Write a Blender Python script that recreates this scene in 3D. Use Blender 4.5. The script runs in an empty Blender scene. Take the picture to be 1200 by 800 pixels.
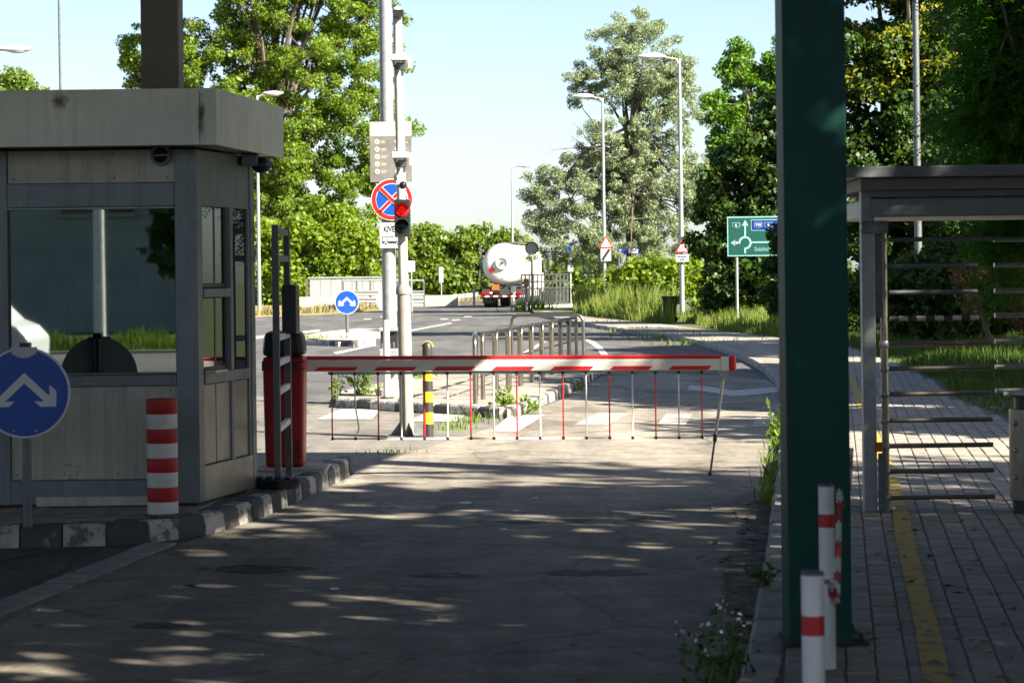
import bpy, bmesh, math, random
import numpy as np
from mathutils import Vector, Matrix, Quaternion
random.seed(7); rng = np.random.default_rng(7)
R = math.radians
sc = bpy.context.scene
# ------------------------------------------------------------------ camera, world, sun, exposure
CAMH, F, HZ, ROLL = 1.65, 2833.0, 326.0, R(0.7)      # eye height, focal length in photo pixels, horizon row, camera roll
cd = bpy.data.cameras.new('camera'); cam = bpy.data.objects.new('camera', cd)
sc.collection.objects.link(cam); sc.camera = cam
cam.location = (0, 0, CAMH); cam.rotation_euler = (R(90), ROLL, 0)
cd.sensor_width = 36; cd.lens = F*36/1200; cd.shift_y = (HZ-400)/1200
cd.clip_end = 3000; cd.clip_start = .1
cd.dof.use_dof = True; cd.dof.focus_distance = 29; cd.dof.aperture_fstop = 8
SUN_EL, SUN_AZ = R(35), R(125.5)                     # azimuth clockwise from +Y
w = bpy.data.worlds.new('World'); sc.world = w; w.use_nodes = True
nt = w.node_tree; bg = nt.nodes['Background']
sky = nt.nodes.new('ShaderNodeTexSky'); sky.sky_type = 'NISHITA'; sky.sun_disc = False
sky.sun_elevation = SUN_EL; sky.sun_rotation = SUN_AZ; sky.air_density = .72; sky.dust_density = 1.05; sky.ozone_density = .0
nt.links.new(sky.outputs[0], bg.inputs[0]); bg.inputs[1].default_value = .05
sl = bpy.data.lights.new('sun', 'SUN'); sun = bpy.data.objects.new('sun', sl); sc.collection.objects.link(sun)
sl.energy = 4.7; sl.angle = R(.53); sl.color = (1, .90, .74)
tosun = Vector((math.sin(SUN_AZ)*math.cos(SUN_EL), math.cos(SUN_AZ)*math.cos(SUN_EL), math.sin(SUN_EL)))
sun.rotation_euler = (-tosun).to_track_quat('-Z', 'Y').to_euler(); sun.location = (0, 0, 60)
sc.view_settings.view_transform = 'Standard'; sc.view_settings.look = 'None'
sc.view_settings.exposure = 2.15; sc.view_settings.gamma = 1; sc.view_settings.use_curve_mapping = False
sc.cycles.use_denoising = True; sc.cycles.max_bounces = 8; sc.cycles.transparent_max_bounces = 12
sc.cycles.sample_clamp_indirect = 6
sc.cycles.caustics_reflective = False; sc.cycles.caustics_refractive = False
C = sc.collection

# ------------------------------------------------------------------ survey helpers: photo pixel -> place
def uv(px, py):
    a, b = px-600, py-HZ
    return a-math.tan(ROLL)*b, b+math.tan(ROLL)*a
def G(px, py, z=0.):                                  # the point of height z seen at that pixel
    u, v = uv(px, py); y = F*(CAMH-z)/v
    return (u*y/F, y)
def A(px, py, Y):                                     # the point at distance Y
    u, v = uv(px, py)
    return (u*Y/F, CAMH-v*Y/F)
# ------------------------------------------------------------------ materials
M = {}
def mat(name, col, rough=.6, metal=0., var=.0, vscale=6., bump=0., bscale=60., spec=.5, col2=None, island=0., wear=None, streak=0.):
    m = bpy.data.materials.new(name); m.use_nodes = True; n = m.node_tree; b = n.nodes['Principled BSDF']
    b.inputs['Roughness'].default_value = rough; b.inputs['Metallic'].default_value = metal
    b.inputs['Specular IOR Level'].default_value = spec
    b.inputs['Base Color'].default_value = (*col, 1)
    tc = n.nodes.new('ShaderNodeTexCoord')
    out = None
    if var > 0 or col2:
        nz = n.nodes.new('ShaderNodeTexNoise'); nz.inputs['Scale'].default_value = vscale; nz.inputs['Detail'].default_value = 8; nz.inputs['Roughness'].default_value = .62
        n.links.new(tc.outputs['Object'], nz.inputs['Vector'])
        r = n.nodes.new('ShaderNodeValToRGB'); r.color_ramp.elements[0].position = .33; r.color_ramp.elements[1].position = .67
        c0 = [c*(1-var) for c in col]; c1 = [min(1, c*(1+var)) for c in col]
        if col2: c0, c1 = col, col2
        r.color_ramp.elements[0].color = (*c0, 1); r.color_ramp.elements[1].color = (*c1, 1)
        n.links.new(nz.outputs[0], r.inputs[0]); out = r.outputs[0]
    if wear:                                          # (colour, scale, threshold): chipped or dirty spots with a shape of their own
        nz2 = n.nodes.new('ShaderNodeTexNoise'); nz2.inputs['Scale'].default_value = wear[1]; nz2.inputs['Detail'].default_value = 10; nz2.inputs['Roughness'].default_value = .7
        n.links.new(tc.outputs['Object'], nz2.inputs['Vector'])
        r2 = n.nodes.new('ShaderNodeValToRGB'); r2.color_ramp.elements[0].position = wear[2]; r2.color_ramp.elements[1].position = wear[2]+.07
        mx = n.nodes.new('ShaderNodeMix'); mx.data_type = 'RGBA'
        n.links.new(nz2.outputs[0], r2.inputs[0]); n.links.new(r2.outputs[0], mx.inputs[0])
        if out: n.links.new(out, mx.inputs[6])
        else: mx.inputs[6].default_value = (*col, 1)
        mx.inputs[7].default_value = (*wear[0], 1); out = mx.outputs[2]
    if streak > 0:                                    # rain streaks running down the sheet
        mp0 = n.nodes.new('ShaderNodeMapping'); mp0.inputs['Scale'].default_value = (9, 9, .55); n.links.new(tc.outputs['Object'], mp0.inputs[0])
        nz3 = n.nodes.new('ShaderNodeTexNoise'); nz3.inputs['Scale'].default_value = 1.6; nz3.inputs['Detail'].default_value = 7; nz3.inputs['Roughness'].default_value = .65
        n.links.new(mp0.outputs[0], nz3.inputs['Vector'])
        r3 = n.nodes.new('ShaderNodeValToRGB'); r3.color_ramp.elements[0].position = .48; r3.color_ramp.elements[1].position = .72
        r3.color_ramp.elements[0].color = (1, 1, 1, 1); q_ = 1-streak; r3.color_ramp.elements[1].color = (q_, q_*.97, q_*.92, 1); n.links.new(nz3.outputs[0], r3.inputs[0])
        mu = n.nodes.new('ShaderNodeMix'); mu.data_type = 'RGBA'; mu.blend_type = 'MULTIPLY'; mu.inputs[0].default_value = 1
        if out: n.links.new(out, mu.inputs[6])
        else: mu.inputs[6].default_value = (*col, 1)
        n.links.new(r3.outputs[0], mu.inputs[7]); out = mu.outputs[2]
    if island > 0:
        oi = n.nodes.new('ShaderNodeObjectInfo'); ge = n.nodes.new('ShaderNodeNewGeometry')
        ad = n.nodes.new('ShaderNodeMath'); ad.operation = 'ADD'; fr = n.nodes.new('ShaderNodeMath'); fr.operation = 'FRACT'
        n.links.new(oi.outputs['Random'], ad.inputs[0]); n.links.new(ge.outputs['Random Per Island'], ad.inputs[1]); n.links.new(ad.outputs[0], fr.inputs[0])
        mp = n.nodes.new('ShaderNodeMapRange'); mp.inputs[3].default_value = 1-island; mp.inputs[4].default_value = 1+island
        n.links.new(fr.outputs[0], mp.inputs[0])
        hs = n.nodes.new('ShaderNodeHueSaturation'); n.links.new(mp.outputs[0], hs.inputs['Value'])
        if out: n.links.new(out, hs.inputs['Color'])
        else: hs.inputs['Color'].default_value = (*col, 1)
        out = hs.outputs[0]
    if out: n.links.new(out, b.inputs['Base Color'])
    if bump > 0:
        nb = n.nodes.new('ShaderNodeTexNoise'); nb.inputs['Scale'].default_value = bscale; nb.inputs['Detail'].default_value = 6
        n.links.new(tc.outputs['Object'], nb.inputs['Vector'])
        bp = n.nodes.new('ShaderNodeBump'); bp.inputs['Strength'].default_value = bump; bp.inputs['Distance'].default_value = .01
        n.links.new(nb.outputs[0], bp.inputs['Height']); n.links.new(bp.outputs[0], b.inputs['Normal'])
    M[name] = m; return m
def leafmat(name, cols, trans=.35, rough=.5):
    m = bpy.data.materials.new(name); m.use_nodes = True; n = m.node_tree; b = n.nodes['Principled BSDF']
    ge = n.nodes.new('ShaderNodeNewGeometry'); r = n.nodes.new('ShaderNodeValToRGB'); cr = r.color_ramp
    k = len(cols)
    while len(cr.elements) < k: cr.elements.new(.5)
    for i, c in enumerate(cols): cr.elements[i].position = i/(k-1); cr.elements[i].color = (*c, 1)
    n.links.new(ge.outputs['Random Per Island'], r.inputs[0]); n.links.new(r.outputs[0], b.inputs['Base Color'])
    b.inputs['Roughness'].default_value = rough; b.inputs['Specular IOR Level'].default_value = .35
    t = n.nodes.new('ShaderNodeBsdfTranslucent'); hs = n.nodes.new('ShaderNodeHueSaturation')
    hs.inputs['Value'].default_value = 1.25; hs.inputs['Saturation'].default_value = 1.15; hs.inputs['Hue'].default_value = .485
    n.links.new(r.outputs[0], hs.inputs['Color']); n.links.new(hs.outputs[0], t.inputs[0])
    mx = n.nodes.new('ShaderNodeMixShader'); mx.inputs[0].default_value = trans
    n.links.new(b.outputs[0], mx.inputs[1]); n.links.new(t.outputs[0], mx.inputs[2])
    n.links.new(mx.outputs[0], n.nodes['Material Output'].inputs[0]); M[name] = m; return m
def glassmat(name, tint, refl):
    m = bpy.data.materials.new(name); m.use_nodes = True; n = m.node_tree; n.nodes.remove(n.nodes['Principled BSDF'])
    t = n.nodes.new('ShaderNodeBsdfTransparent'); t.inputs[0].default_value = (*tint, 1)
    g = n.nodes.new('ShaderNodeBsdfGlossy'); g.inputs['Roughness'].default_value = .015; g.inputs[0].default_value = (.86, .95, .95, 1)
    lw = n.nodes.new('ShaderNodeFresnel'); lw.inputs[0].default_value = refl
    mx = n.nodes.new('ShaderNodeMixShader'); n.links.new(lw.outputs[0], mx.inputs[0])
    n.links.new(t.outputs[0], mx.inputs[1]); n.links.new(g.outputs[0], mx.inputs[2])
    n.links.new(mx.outputs[0], n.nodes['Material Output'].inputs[0]); M[name] = m
def emitmat(name, col, s, dots=None):
    m = bpy.data.materials.new(name); m.use_nodes = True; b = m.node_tree.nodes['Principled BSDF']
    b.inputs['Base Color'].default_value = (*col, 1); b.inputs['Emission Color'].default_value = (*col, 1); b.inputs['Emission Strength'].default_value = s
    M[name] = m
def roadmat(name, c0, c1, stain, patch, crack=.0, agg=.18, joint=None):
    m = bpy.data.materials.new(name); m.use_nodes = True; n = m.node_tree; b = n.nodes['Principled BSDF']; L = n.links.new
    tc = n.nodes.new('ShaderNodeTexCoord')
    def noise(s, d=8, ro=.6, sx=1):
        z = n.nodes.new('ShaderNodeTexNoise'); z.inputs['Scale'].default_value = s; z.inputs['Detail'].default_value = d; z.inputs['Roughness'].default_value = ro
        mp = n.nodes.new('ShaderNodeMapping'); mp.inputs['Scale'].default_value = (1, 1/sx, 1); mp.inputs['Rotation'].default_value = (0, 0, R(8)); L(tc.outputs['Object'], mp.inputs[0]); L(mp.outputs[0], z.inputs['Vector']); return z
    def ramp(src, p0, p1, a, bb):
        r = n.nodes.new('ShaderNodeValToRGB'); r.color_ramp.elements[0].position = p0; r.color_ramp.elements[1].position = p1
        r.color_ramp.elements[0].color = (*a, 1); r.color_ramp.elements[1].color = (*bb, 1); L(src, r.inputs[0]); return r
    def mul(a, bb, f=1.):
        x = n.nodes.new('ShaderNodeMix'); x.data_type = 'RGBA'; x.blend_type = 'MULTIPLY'; x.inputs[0].default_value = f; L(a, x.inputs[6]); L(bb, x.inputs[7]); return x.outputs[2]
    W = (1, 1, 1)
    o = ramp(noise(.55, 6, .55, 5).outputs[0], .36, .66, c0, c1).outputs[0]                    # wheel-track wide tone
    o = mul(o, ramp(noise(2.6, 10, .7).outputs[0], .40, .62, stain, W).outputs[0])              # stains
    o = mul(o, ramp(noise(.9, 3, .5, 2).outputs[0], .585, .60, W, patch).outputs[0])            # repair patches
    o = mul(o, ramp(noise(16, 8, .75).outputs[0], .38, .62, (.80,)*3, (1.12,)*3).outputs[0])            # coarse mottling
    o = mul(o, ramp(noise(1.6, 5, .6, 14).outputs[0], .42, .58, (.84, .84, .85), (1.06,)*3).outputs[0])  # tyre tracks along the lane
    o = mul(o, ramp(noise(5.5, 2, .4).outputs[0], .70, .73, W, (.55, .55, .56)).outputs[0])            # oil spots
    o = mul(o, ramp(noise(130, 3, .8).outputs[0], .35, .65, (1-agg*1.8,)*3, (1+agg*1.5,)*3).outputs[0]) # aggregate
    if crack > 0:
        v = n.nodes.new('ShaderNodeTexVoronoi'); v.feature = 'DISTANCE_TO_EDGE'; v.inputs['Scale'].default_value = .45
        nz = noise(3, 6); ad = n.nodes.new('ShaderNodeVectorMath'); ad.operation = 'MULTIPLY_ADD'; ad.inputs[1].default_value = (.35, .35, 0)
        L(nz.outputs['Color'], ad.inputs[0]); L(tc.outputs['Object'], ad.inputs[2]); L(ad.outputs[0], v.inputs['Vector'])
        o = mul(o, ramp(v.outputs[0], .003, .011, (1-crack,)*3, W).outputs[0])
    L(o, b.inputs['Base Color']); b.inputs['Roughness'].default_value = .85; b.inputs['Specular IOR Level'].default_value = .3
    bp = n.nodes.new('ShaderNodeBump'); bp.inputs['Strength'].default_value = .5; bp.inputs['Distance'].default_value = .006
    L(noise(90, 5, .75).outputs[0], bp.inputs['Height']); L(bp.outputs[0], b.inputs['Normal'])
    M[name] = m
roadmat('asphalt', (.10, .10, .10), (.155, .153, .148), (.7, .7, .7), (.82, .82, .82), .45)
roadmat('lane', (.262, .243, .21), (.355, .328, .278), (.66, .64, .62), (.74, .73, .72), .34, .16)
roadmat('old_asphalt', (.18, .172, .155), (.25, .235, .21), (.7, .7, .7), (.8, .8, .8), .5, .2)
roadmat('sidewalk', (.30, .275, .235), (.41, .375, .32), (.75, .75, .75), (.85, .85, .85), .4, .12)
roadmat('soil', (.10, .085, .06), (.20, .17, .125), (.6, .6, .55), (.8, .8, .75), 0, .3)
def film(name, base, scale, p0, p1):                  # loose dirt that lets the ground show through in places
    m = M[base].copy(); n = m.node_tree; tr_ = n.nodes.new('ShaderNodeBsdfTransparent'); mx = n.nodes.new('ShaderNodeMixShader'); nz = n.nodes.new('ShaderNodeTexNoise')
    nz.inputs['Scale'].default_value = scale; nz.inputs['Detail'].default_value = 9; nz.inputs['Roughness'].default_value = .7; tc = n.nodes.new('ShaderNodeTexCoord'); n.links.new(tc.outputs['Object'], nz.inputs['Vector'])
    r = n.nodes.new('ShaderNodeValToRGB'); r.color_ramp.elements[0].position = p0; r.color_ramp.elements[1].position = p1; n.links.new(nz.outputs[0], r.inputs[0]); n.links.new(r.outputs[0], mx.inputs[0])
    n.links.new(tr_.outputs[0], mx.inputs[1]); n.links.new(n.nodes['Principled BSDF'].outputs[0], mx.inputs[2]); n.links.new(mx.outputs[0], n.nodes['Material Output'].inputs[0]); m.name = name; M[name] = m
film('dirt_film', 'soil', 4.5, .42, .58); film('patch_film', 'asphalt', 6, .40, .55)
mat('paint_white', (.46, .45, .42), .7, wear=((.24, .225, .20), 7, .535))
mat('paint_faded', (.40, .385, .35), .8, wear=((.25, .23, .2), 5, .47))
mat('paint_yellow', (.44, .30, .04), .8, wear=((.17, .15, .11), 8, .52), bump=.4)
mat('kerb_white', (.40, .39, .365), .8, var=.25, vscale=5, wear=((.12, .115, .105), 9, .50), bump=.5, island=.12)
mat('kerb_black', (.055, .055, .055), .75, wear=((.19, .185, .18), 11, .58), bump=.5, island=.2)
mat('kerb_concrete', (.25, .24, .22), .85, var=.3, vscale=7, bump=.6, island=.12)
mat('paver', (.26, .24, .21), .85, var=.22, vscale=9, bump=.5, island=.16)
mat('paver_red', (.25, .13, .10), .85, var=.2, vscale=9, bump=.5, island=.14)
mat('sand_joint', (.12, .11, .095), .95, var=.4, vscale=20, bump=.5)
mat('lawn', (.05, .075, .02), .9, col2=(.09, .10, .035), vscale=2.5, bump=.6)
mat('dry_soil', (.23, .19, .10), .95, col2=(.13, .15, .05), vscale=.8, bump=.5)
mat('booth_grey', (.175, .20, .215), .42, .25, streak=.25, var=.12, vscale=3, wear=((.10, .10, .10), 4, .64))
mat('booth_panel', (.44, .425, .365), .5, .1, streak=.3, var=.13, vscale=2.2, bump=.08, bscale=8, wear=((.17, .16, .14), 3.1, .62))
mat('booth_steel', (.30, .285, .25), .38, .6, var=.25, vscale=4, bump=.15, bscale=14)
mat('fascia', (.70, .70, .62), .5, streak=.2, var=.12, vscale=1.6, bump=.05, bscale=6, wear=((.17, .15, .12), 2.6, .665))
mat('roof_top', (.3, .3, .29), .8, var=.2)
mat('black_plastic', (.018, .018, .019), .4)
mat('rubber', (.02, .02, .02), .8, var=.3, bump=.4)
mat('dark_inside', (.035, .038, .04), .8, var=.2)
mat('paper', (.7, .69, .65), .8)
mat('post_brown', (.17, .145, .12), .6, var=.15, wear=((.1, .09, .08), 4, .62))
mat('green_steel', (.003, .050, .041), .55, spec=.25, var=.22, vscale=2, wear=((.012, .10, .09), 3.2, .585), bump=.06, bscale=20)
mat('red_paint', (.42, .012, .016), .5, var=.15, wear=((.16, .04, .035), 9, .60))
mat('white_paint', (.62, .62, .59), .5, var=.10, wear=((.30, .28, .25), 8, .60))
mat('boom_red', (.62, .02, .022), .4, var=.06)
mat('boom_white', (.74, .73, .69), .42, var=.05, wear=((.5, .48, .43), 6, .66))
mat('cabinet_red', (.36, .016, .014), .4, var=.12, vscale=3)
mat('galv', (.33, .35, .365), .55, .5, var=.16, vscale=16)
mat('galv_dark', (.13, .145, .155), .5, .5, var=.2, vscale=14)
mat('steel', (.28, .255, .215), .3, .95, var=.12, vscale=9)
mat('drum_steel', (.42, .38, .30), .4, .35, var=.2, vscale=5, streak=.3)
mat('steel_dull', (.34, .34, .33), .35, .8, var=.2, vscale=8)
mat('pole_white', (.58, .57, .54), .5, .15, var=.1, vscale=4, wear=((.38, .33, .26), 5, .62))
mat('pole_grey', (.30, .28, .25), .6, .2, var=.15, vscale=5, wear=((.2, .17, .13), 4, .6))
mat('concrete', (.38, .355, .31), .9, var=.18, vscale=3, bump=.4)
mat('sign_blue', (.003, .06, .36), .4, var=.05); mat('sign_white', (.62, .63, .63), .45); mat('sign_red', (.46, .012, .010), .4)
mat('sign_back', (.45, .46, .47), .55, .2); mat('sign_black', (.02, .02, .022), .5)
mat('sign_green', (.002, .060, .050), .45, var=.04); mat('sign_lightgreen', (.20, .40, .39), .45); mat('motorway_blue', (.005, .022, .19), .4)
mat('board_cream', (.48, .43, .36), .5, var=.04); mat('board_grey', (.22, .22, .205), .45, .4, var=.25, vscale=3)
mat('yellow_paint', (.70, .50, .02), .45); mat('black_paint', (.03, .03, .03), .45)
mat('tank_white', (.74, .72, .66), .3, var=.04, vscale=1.2); mat('truck_dark', (.035, .036, .038), .6, var=.2); mat('orange', (.42, .10, .012), .6)
mat('truck_white', (.74, .74, .72), .35); mat('lamp_red', (.24, .008, .01), .4)
mat('bark', (.105, .085, .065), .95, var=.35, vscale=5, bump=.8, bscale=14); mat('bark_pale', (.19, .17, .14), .95, var=.3, vscale=5, bump=.8, bscale=14)
mat('stem', (.07, .11, .025), .7); mat('petal', (.75, .75, .70), .7); mat('bin_dark', (.014, .016, .015), .5, var=.2)
mat('window_dark', (.012, .014, .016), .08); mat('hall_wall', (.33, .37, .35), .8, var=.15, vscale=.6, streak=.3); mat('van_white', (.72, .73, .74), .3)
mat('litter', (.75, .77, .8), .6); mat('dead_leaf', (.24, .17, .08), .8, island=.4)
emitmat('red_light', (.55, .001, .003), .13); emitmat('red_led', (1, .012, .016), .6)
mat('lens_green', (.004, .018, .014), .2)
glassmat('glass_front', (.30, .36, .37), 3.6); glassmat('glass_side', (.05, .06, .06), 1.5)
leafmat('leaf_poplar', [(.065, .14, .014), (.12, .21, .020), (.18, .275, .032), (.26, .32, .075)], .5)
leafmat('leaf_hedge', [(.085, .17, .012), (.15, .25, .018), (.22, .31, .034), (.16, .21, .035)], .5)
leafmat('leaf_vine', [(.06, .13, .018), (.105, .19, .025), (.16, .24, .035), (.20, .23, .055)], .45)
leafmat('leaf_silver', [(.11, .165, .075), (.19, .255, .13), (.28, .345, .195), (.38, .42, .27)], .35, .6)
leafmat('leaf_acacia', [(.055, .15, .012), (.10, .22, .018), (.15, .27, .034)], .4)
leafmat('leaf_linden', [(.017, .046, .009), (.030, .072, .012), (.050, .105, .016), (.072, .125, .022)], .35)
leafmat('leaf_bract_sunlit', [(.17, .22, .022), (.26, .29, .035), (.36, .36, .07)], .45)  # yellow of the bracts and of leaf tops coloured as sunlit
leafmat('leaf_fern', [(.024, .095, .009), (.045, .15, .012), (.08, .20, .018)], .45)
leafmat('leaf_smoke', [(.09, .035, .02), (.14, .06, .035), (.17, .085, .05)], .3)
leafmat('leaf_shade', [(.03, .06, .012), (.05, .09, .015)], .25)
leafmat('grass_tall', [(.08, .16, .018), (.13, .21, .03), (.25, .26, .08), (.10, .18, .022)], .4, .7)
leafmat('grass_green', [(.035, .085, .012), (.06, .12, .018), (.10, .14, .03)], .4, .7)
leafmat('grass_dry', [(.24, .19, .085), (.33, .27, .13), (.15, .16, .05)], .3, .8)
leafmat('weed', [(.08, .17, .012), (.13, .23, .02), (.18, .26, .035)], .45)
leafmat('weed_dark', [(.025, .07, .012), (.04, .10, .015), (.06, .12, .02)], .4)

# ------------------------------------------------------------------ mesh helpers
ORG = {}
def tag(o, label=None, cat=None, group=None, kind=None):
    if label: o['label'] = label
    if cat: o['category'] = cat
    if group: o['group'] = group
    if kind: o['kind'] = kind
    return o
def thing(name, label, cat, loc=(0, 0, 0), group=None, rz=0):
    o = bpy.data.objects.new(name, None); C.objects.link(o); o.location = loc; o.rotation_euler = (0, 0, rz); o.empty_display_size = .1
    ORG[o] = Vector(loc); return tag(o, label, cat, group)
class B:
    def __init__(s): s.v = []; s.f = []
    def add(s, vs, fs):
        k = len(s.v); s.v += [tuple(p) for p in vs]; s.f += [tuple(i+k for i in f) for f in fs]; return s
    def box(s, x0, x1, y0, y1, z0, z1): return s.hexa([(x0, y0), (x1, y0), (x1, y1), (x0, y1)], z0, z1)
    def hexa(s, q, z0, z1): return s.prism(q, z0, z1)
    def prism(s, pts, z0, z1):
        a = sum(pts[i][0]*pts[(i+1) % len(pts)][1]-pts[(i+1) % len(pts)][0]*pts[i][1] for i in range(len(pts)))
        if a < 0: pts = pts[::-1]
        n = len(pts)
        return s.add([(x, y, z0) for x, y in pts]+[(x, y, z1) for x, y in pts],
                     [tuple(range(n))[::-1], tuple(range(n, 2*n))]+[(i, (i+1) % n, n+(i+1) % n, n+i) for i in range(n)])
    def plate(s, pts, y0, y1):                         # outline in x,z, front at y0 (towards the camera), back at y1
        a = sum(pts[i][0]*pts[(i+1) % len(pts)][1]-pts[(i+1) % len(pts)][0]*pts[i][1] for i in range(len(pts)))
        if a < 0: pts = pts[::-1]
        n = len(pts)
        return s.add([(x, y0, z) for x, z in pts]+[(x, y1, z) for x, z in pts],
                     [tuple(range(n)), tuple(range(n, 2*n))[::-1]]+[(i, n+i, n+(i+1) % n, (i+1) % n) for i in range(n)])
    def ring(s, cx, cz, r0, r1, y0, y1, n=40, a0=0, a1=2*math.pi):
        full = abs(a1-a0-2*math.pi) < 1e-6; m = n if full else n+1
        for i in range(n):
            t = [a0+(a1-a0)*j/n for j in (i, i+1)]
            s.plate([(cx+r*math.cos(q), cz+r*math.sin(q)) for r, q in ((r0, t[0]), (r1, t[0]), (r1, t[1]), (r0, t[1]))], y0, y1)
        return s
    def tube(s, p0, p1, r0, r1=None, n=12, caps=True):
        return s.path([p0, p1], [r0, r0 if r1 is None else r1], n, caps)
    def path(s, P, rad, n=10, caps=True):
        P = [Vector(p) for p in P]; k0 = len(s.v)
        if not hasattr(rad, '__len__'): rad = [rad]*len(P)
        ref = None
        for i, p in enumerate(P):
            t = (P[min(i+1, len(P)-1)]-P[max(i-1, 0)]).normalized()
            if ref is None: ref = t.orthogonal().normalized()
            ref = (ref-t*ref.dot(t))
            ref = t.orthogonal().normalized() if ref.length < 1e-5 else ref.normalized()
            b = t.cross(ref)
            for j in range(n):
                a = 2*math.pi*j/n; s.v.append(tuple(p+(ref*math.cos(a)+b*math.sin(a))*rad[i]))
        for i in range(len(P)-1):
            for j in range(n): s.f.append((k0+i*n+j, k0+i*n+(j+1) % n, k0+(i+1)*n+(j+1) % n, k0+(i+1)*n+j))
        if caps:
            s.f.append(tuple(k0+j for j in range(n))[::-1]); s.f.append(tuple(k0+(len(P)-1)*n+j for j in range(n)))
        return s
    def lathe(s, prof, c=(0, 0, 0), axis='z', n=24):   # prof: (radius, height)
        k0 = len(s.v)
        for r, h in prof:
            for j in range(n):
                a = 2*math.pi*j/n; x, y = r*math.cos(a), r*math.sin(a)
                p = (x, y, h) if axis == 'z' else (x, h, -y)
                s.v.append((p[0]+c[0], p[1]+c[1], p[2]+c[2]))
        for i in range(len(prof)-1):
            for j in range(n): s.f.append((k0+i*n+j, k0+i*n+(j+1) % n, k0+(i+1)*n+(j+1) % n, k0+(i+1)*n+j))
        s.f.append(tuple(k0+j for j in range(n))[::-1]); s.f.append(tuple(k0+(len(prof)-1)*n+j for j in range(n)))
        return s
    def ball(s, c, rx, ry=None, rz=None, n=16, m=10):
        ry = rx if ry is None else ry; rz = rx if rz is None else rz
        k = len(s.v); s.lathe([(max(.001, math.sin(math.pi*i/m)), -math.cos(math.pi*i/m)) for i in range(m+1)], n=n)
        s.v[k:] = [(x*rx+c[0], y*ry+c[1], z*rz+c[2]) for x, y, z in s.v[k:]]; return s
    def obj(s, name, m, parent=None, smooth=False, bevel=0., world=True, kind=None):
        off = ORG.get(parent, Vector()) if world else Vector()
        me = bpy.data.meshes.new(name); me.from_pydata([(x-off.x, y-off.y, z-off.z) for x, y, z in s.v], [], s.f)
        me.materials.append(M[m] if isinstance(m, str) else m); me.validate()
        o = bpy.data.objects.new(name, me); C.objects.link(o)
        if parent: o.parent = parent
        ORG[o] = off.copy() if parent else Vector()
        if smooth:
            me.polygons.foreach_set('use_smooth', [True]*len(me.polygons))
            try: me.set_sharp_from_angle(angle=R(40))
            except Exception: pass
        if bevel:
            bm = o.modifiers.new('bevel', 'BEVEL'); bm.width = bevel; bm.segments = 2; bm.limit_method = 'ANGLE'; bm.angle_limit = R(40)
        if kind: o['kind'] = kind
        return o
def struct(name, b, m): return b.obj(name, m, kind='structure')
def circ(cx, cz, r, n=48): return [(cx+r*math.cos(2*math.pi*i/n), cz+r*math.sin(2*math.pi*i/n)) for i in range(n)]
def text(txt, name, m, parent, x, y, z, size, depth=.002, align='CENTER', sx=1., rz=0., world=True, bold=.0):
    cu = bpy.data.curves.new(name, 'FONT'); cu.body = txt; cu.size = size; cu.extrude = depth/2; cu.align_x = align; cu.align_y = 'CENTER'; cu.resolution_u = 3; cu.offset = bold*size
    to = bpy.data.objects.new('tmp', cu); C.objects.link(to); bpy.context.view_layer.update()
    me = bpy.data.meshes.new_from_object(to.evaluated_get(bpy.context.evaluated_depsgraph_get()))
    bpy.data.objects.remove(to); me.name = name
    me.transform(Matrix.Rotation(rz, 4, 'Z') @ Matrix.Rotation(R(90), 4, 'X') @ Matrix.Diagonal((sx, 1, 1, 1)))
    off = ORG.get(parent, Vector()) if world else Vector()
    me.transform(Matrix.Translation(Vector((x, y, z))-off)); me.materials.clear(); me.materials.append(M[m])
    o = bpy.data.objects.new(name, me); C.objects.link(o); o.parent = parent; ORG[o] = off.copy(); return o
def copy_tree(o, parent=None):
    c = o.copy(); C.objects.link(c); c.parent = parent
    for ch in list(o.children): copy_tree(ch, c)
    return c
def quads(name, V, m, parent=None, kind=None, n=4):   # V: (N, n, 3) array of separate faces
    V = np.asarray(V, dtype=np.float32)
    off = ORG.get(parent, Vector()); V = V-np.array(off[:], dtype=np.float32)
    N = len(V); me = bpy.data.meshes.new(name)
    me.vertices.add(N*n); me.vertices.foreach_set('co', V.reshape(-1))
    me.loops.add(N*n); me.loops.foreach_set('vertex_index', np.arange(N*n, dtype=np.int32))
    me.polygons.add(N); me.polygons.foreach_set('loop_start', np.arange(0, N*n, n, dtype=np.int32))
    me.update(calc_edges=True); me.materials.append(M[m])
    o = bpy.data.objects.new(name, me); C.objects.link(o)
    if parent: o.parent = parent
    ORG[o] = off.copy()
    if kind: o['kind'] = kind
    return o
def unit(a): return a/np.maximum(np.linalg.norm(a, axis=-1, keepdims=True), 1e-6)
def leaf_quads(P, size, asp=.55, up=.5, outward=None, droop=0.):
    N = len(P); nrm = rng.normal(size=(N, 3)); nrm = unit(nrm)
    if outward is not None: nrm = nrm+outward*.7
    nrm[:, 2] += up; nrm = unit(nrm)
    d = rng.normal(size=(N, 3)); d[:, 2] -= droop; d = unit(d-nrm*np.sum(d*nrm, 1, keepdims=True)); s = np.cross(nrm, d)
    L = (size*np.clip(np.exp(rng.normal(0, .33, N)), .45, 1.9))[:, None]; Wd = L*asp*rng.uniform(.75, 1.2, N)[:, None]
    fold = nrm*L*.12
    return np.stack([P-d*L*.5, P+s*Wd*.5+fold, P+d*L*.5, P-s*Wd*.5+fold], 1)
def in_poly(px, py, poly):
    inside = np.zeros(len(px), bool); j = len(poly)-1
    for i in range(len(poly)):
        xi, yi = poly[i]; xj, yj = poly[j]
        c = ((yi > py) != (yj > py)) & (px < (xj-xi)*(py-yi)/(yj-yi+1e-9)+xi); inside ^= c; j = i
    return inside
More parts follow.
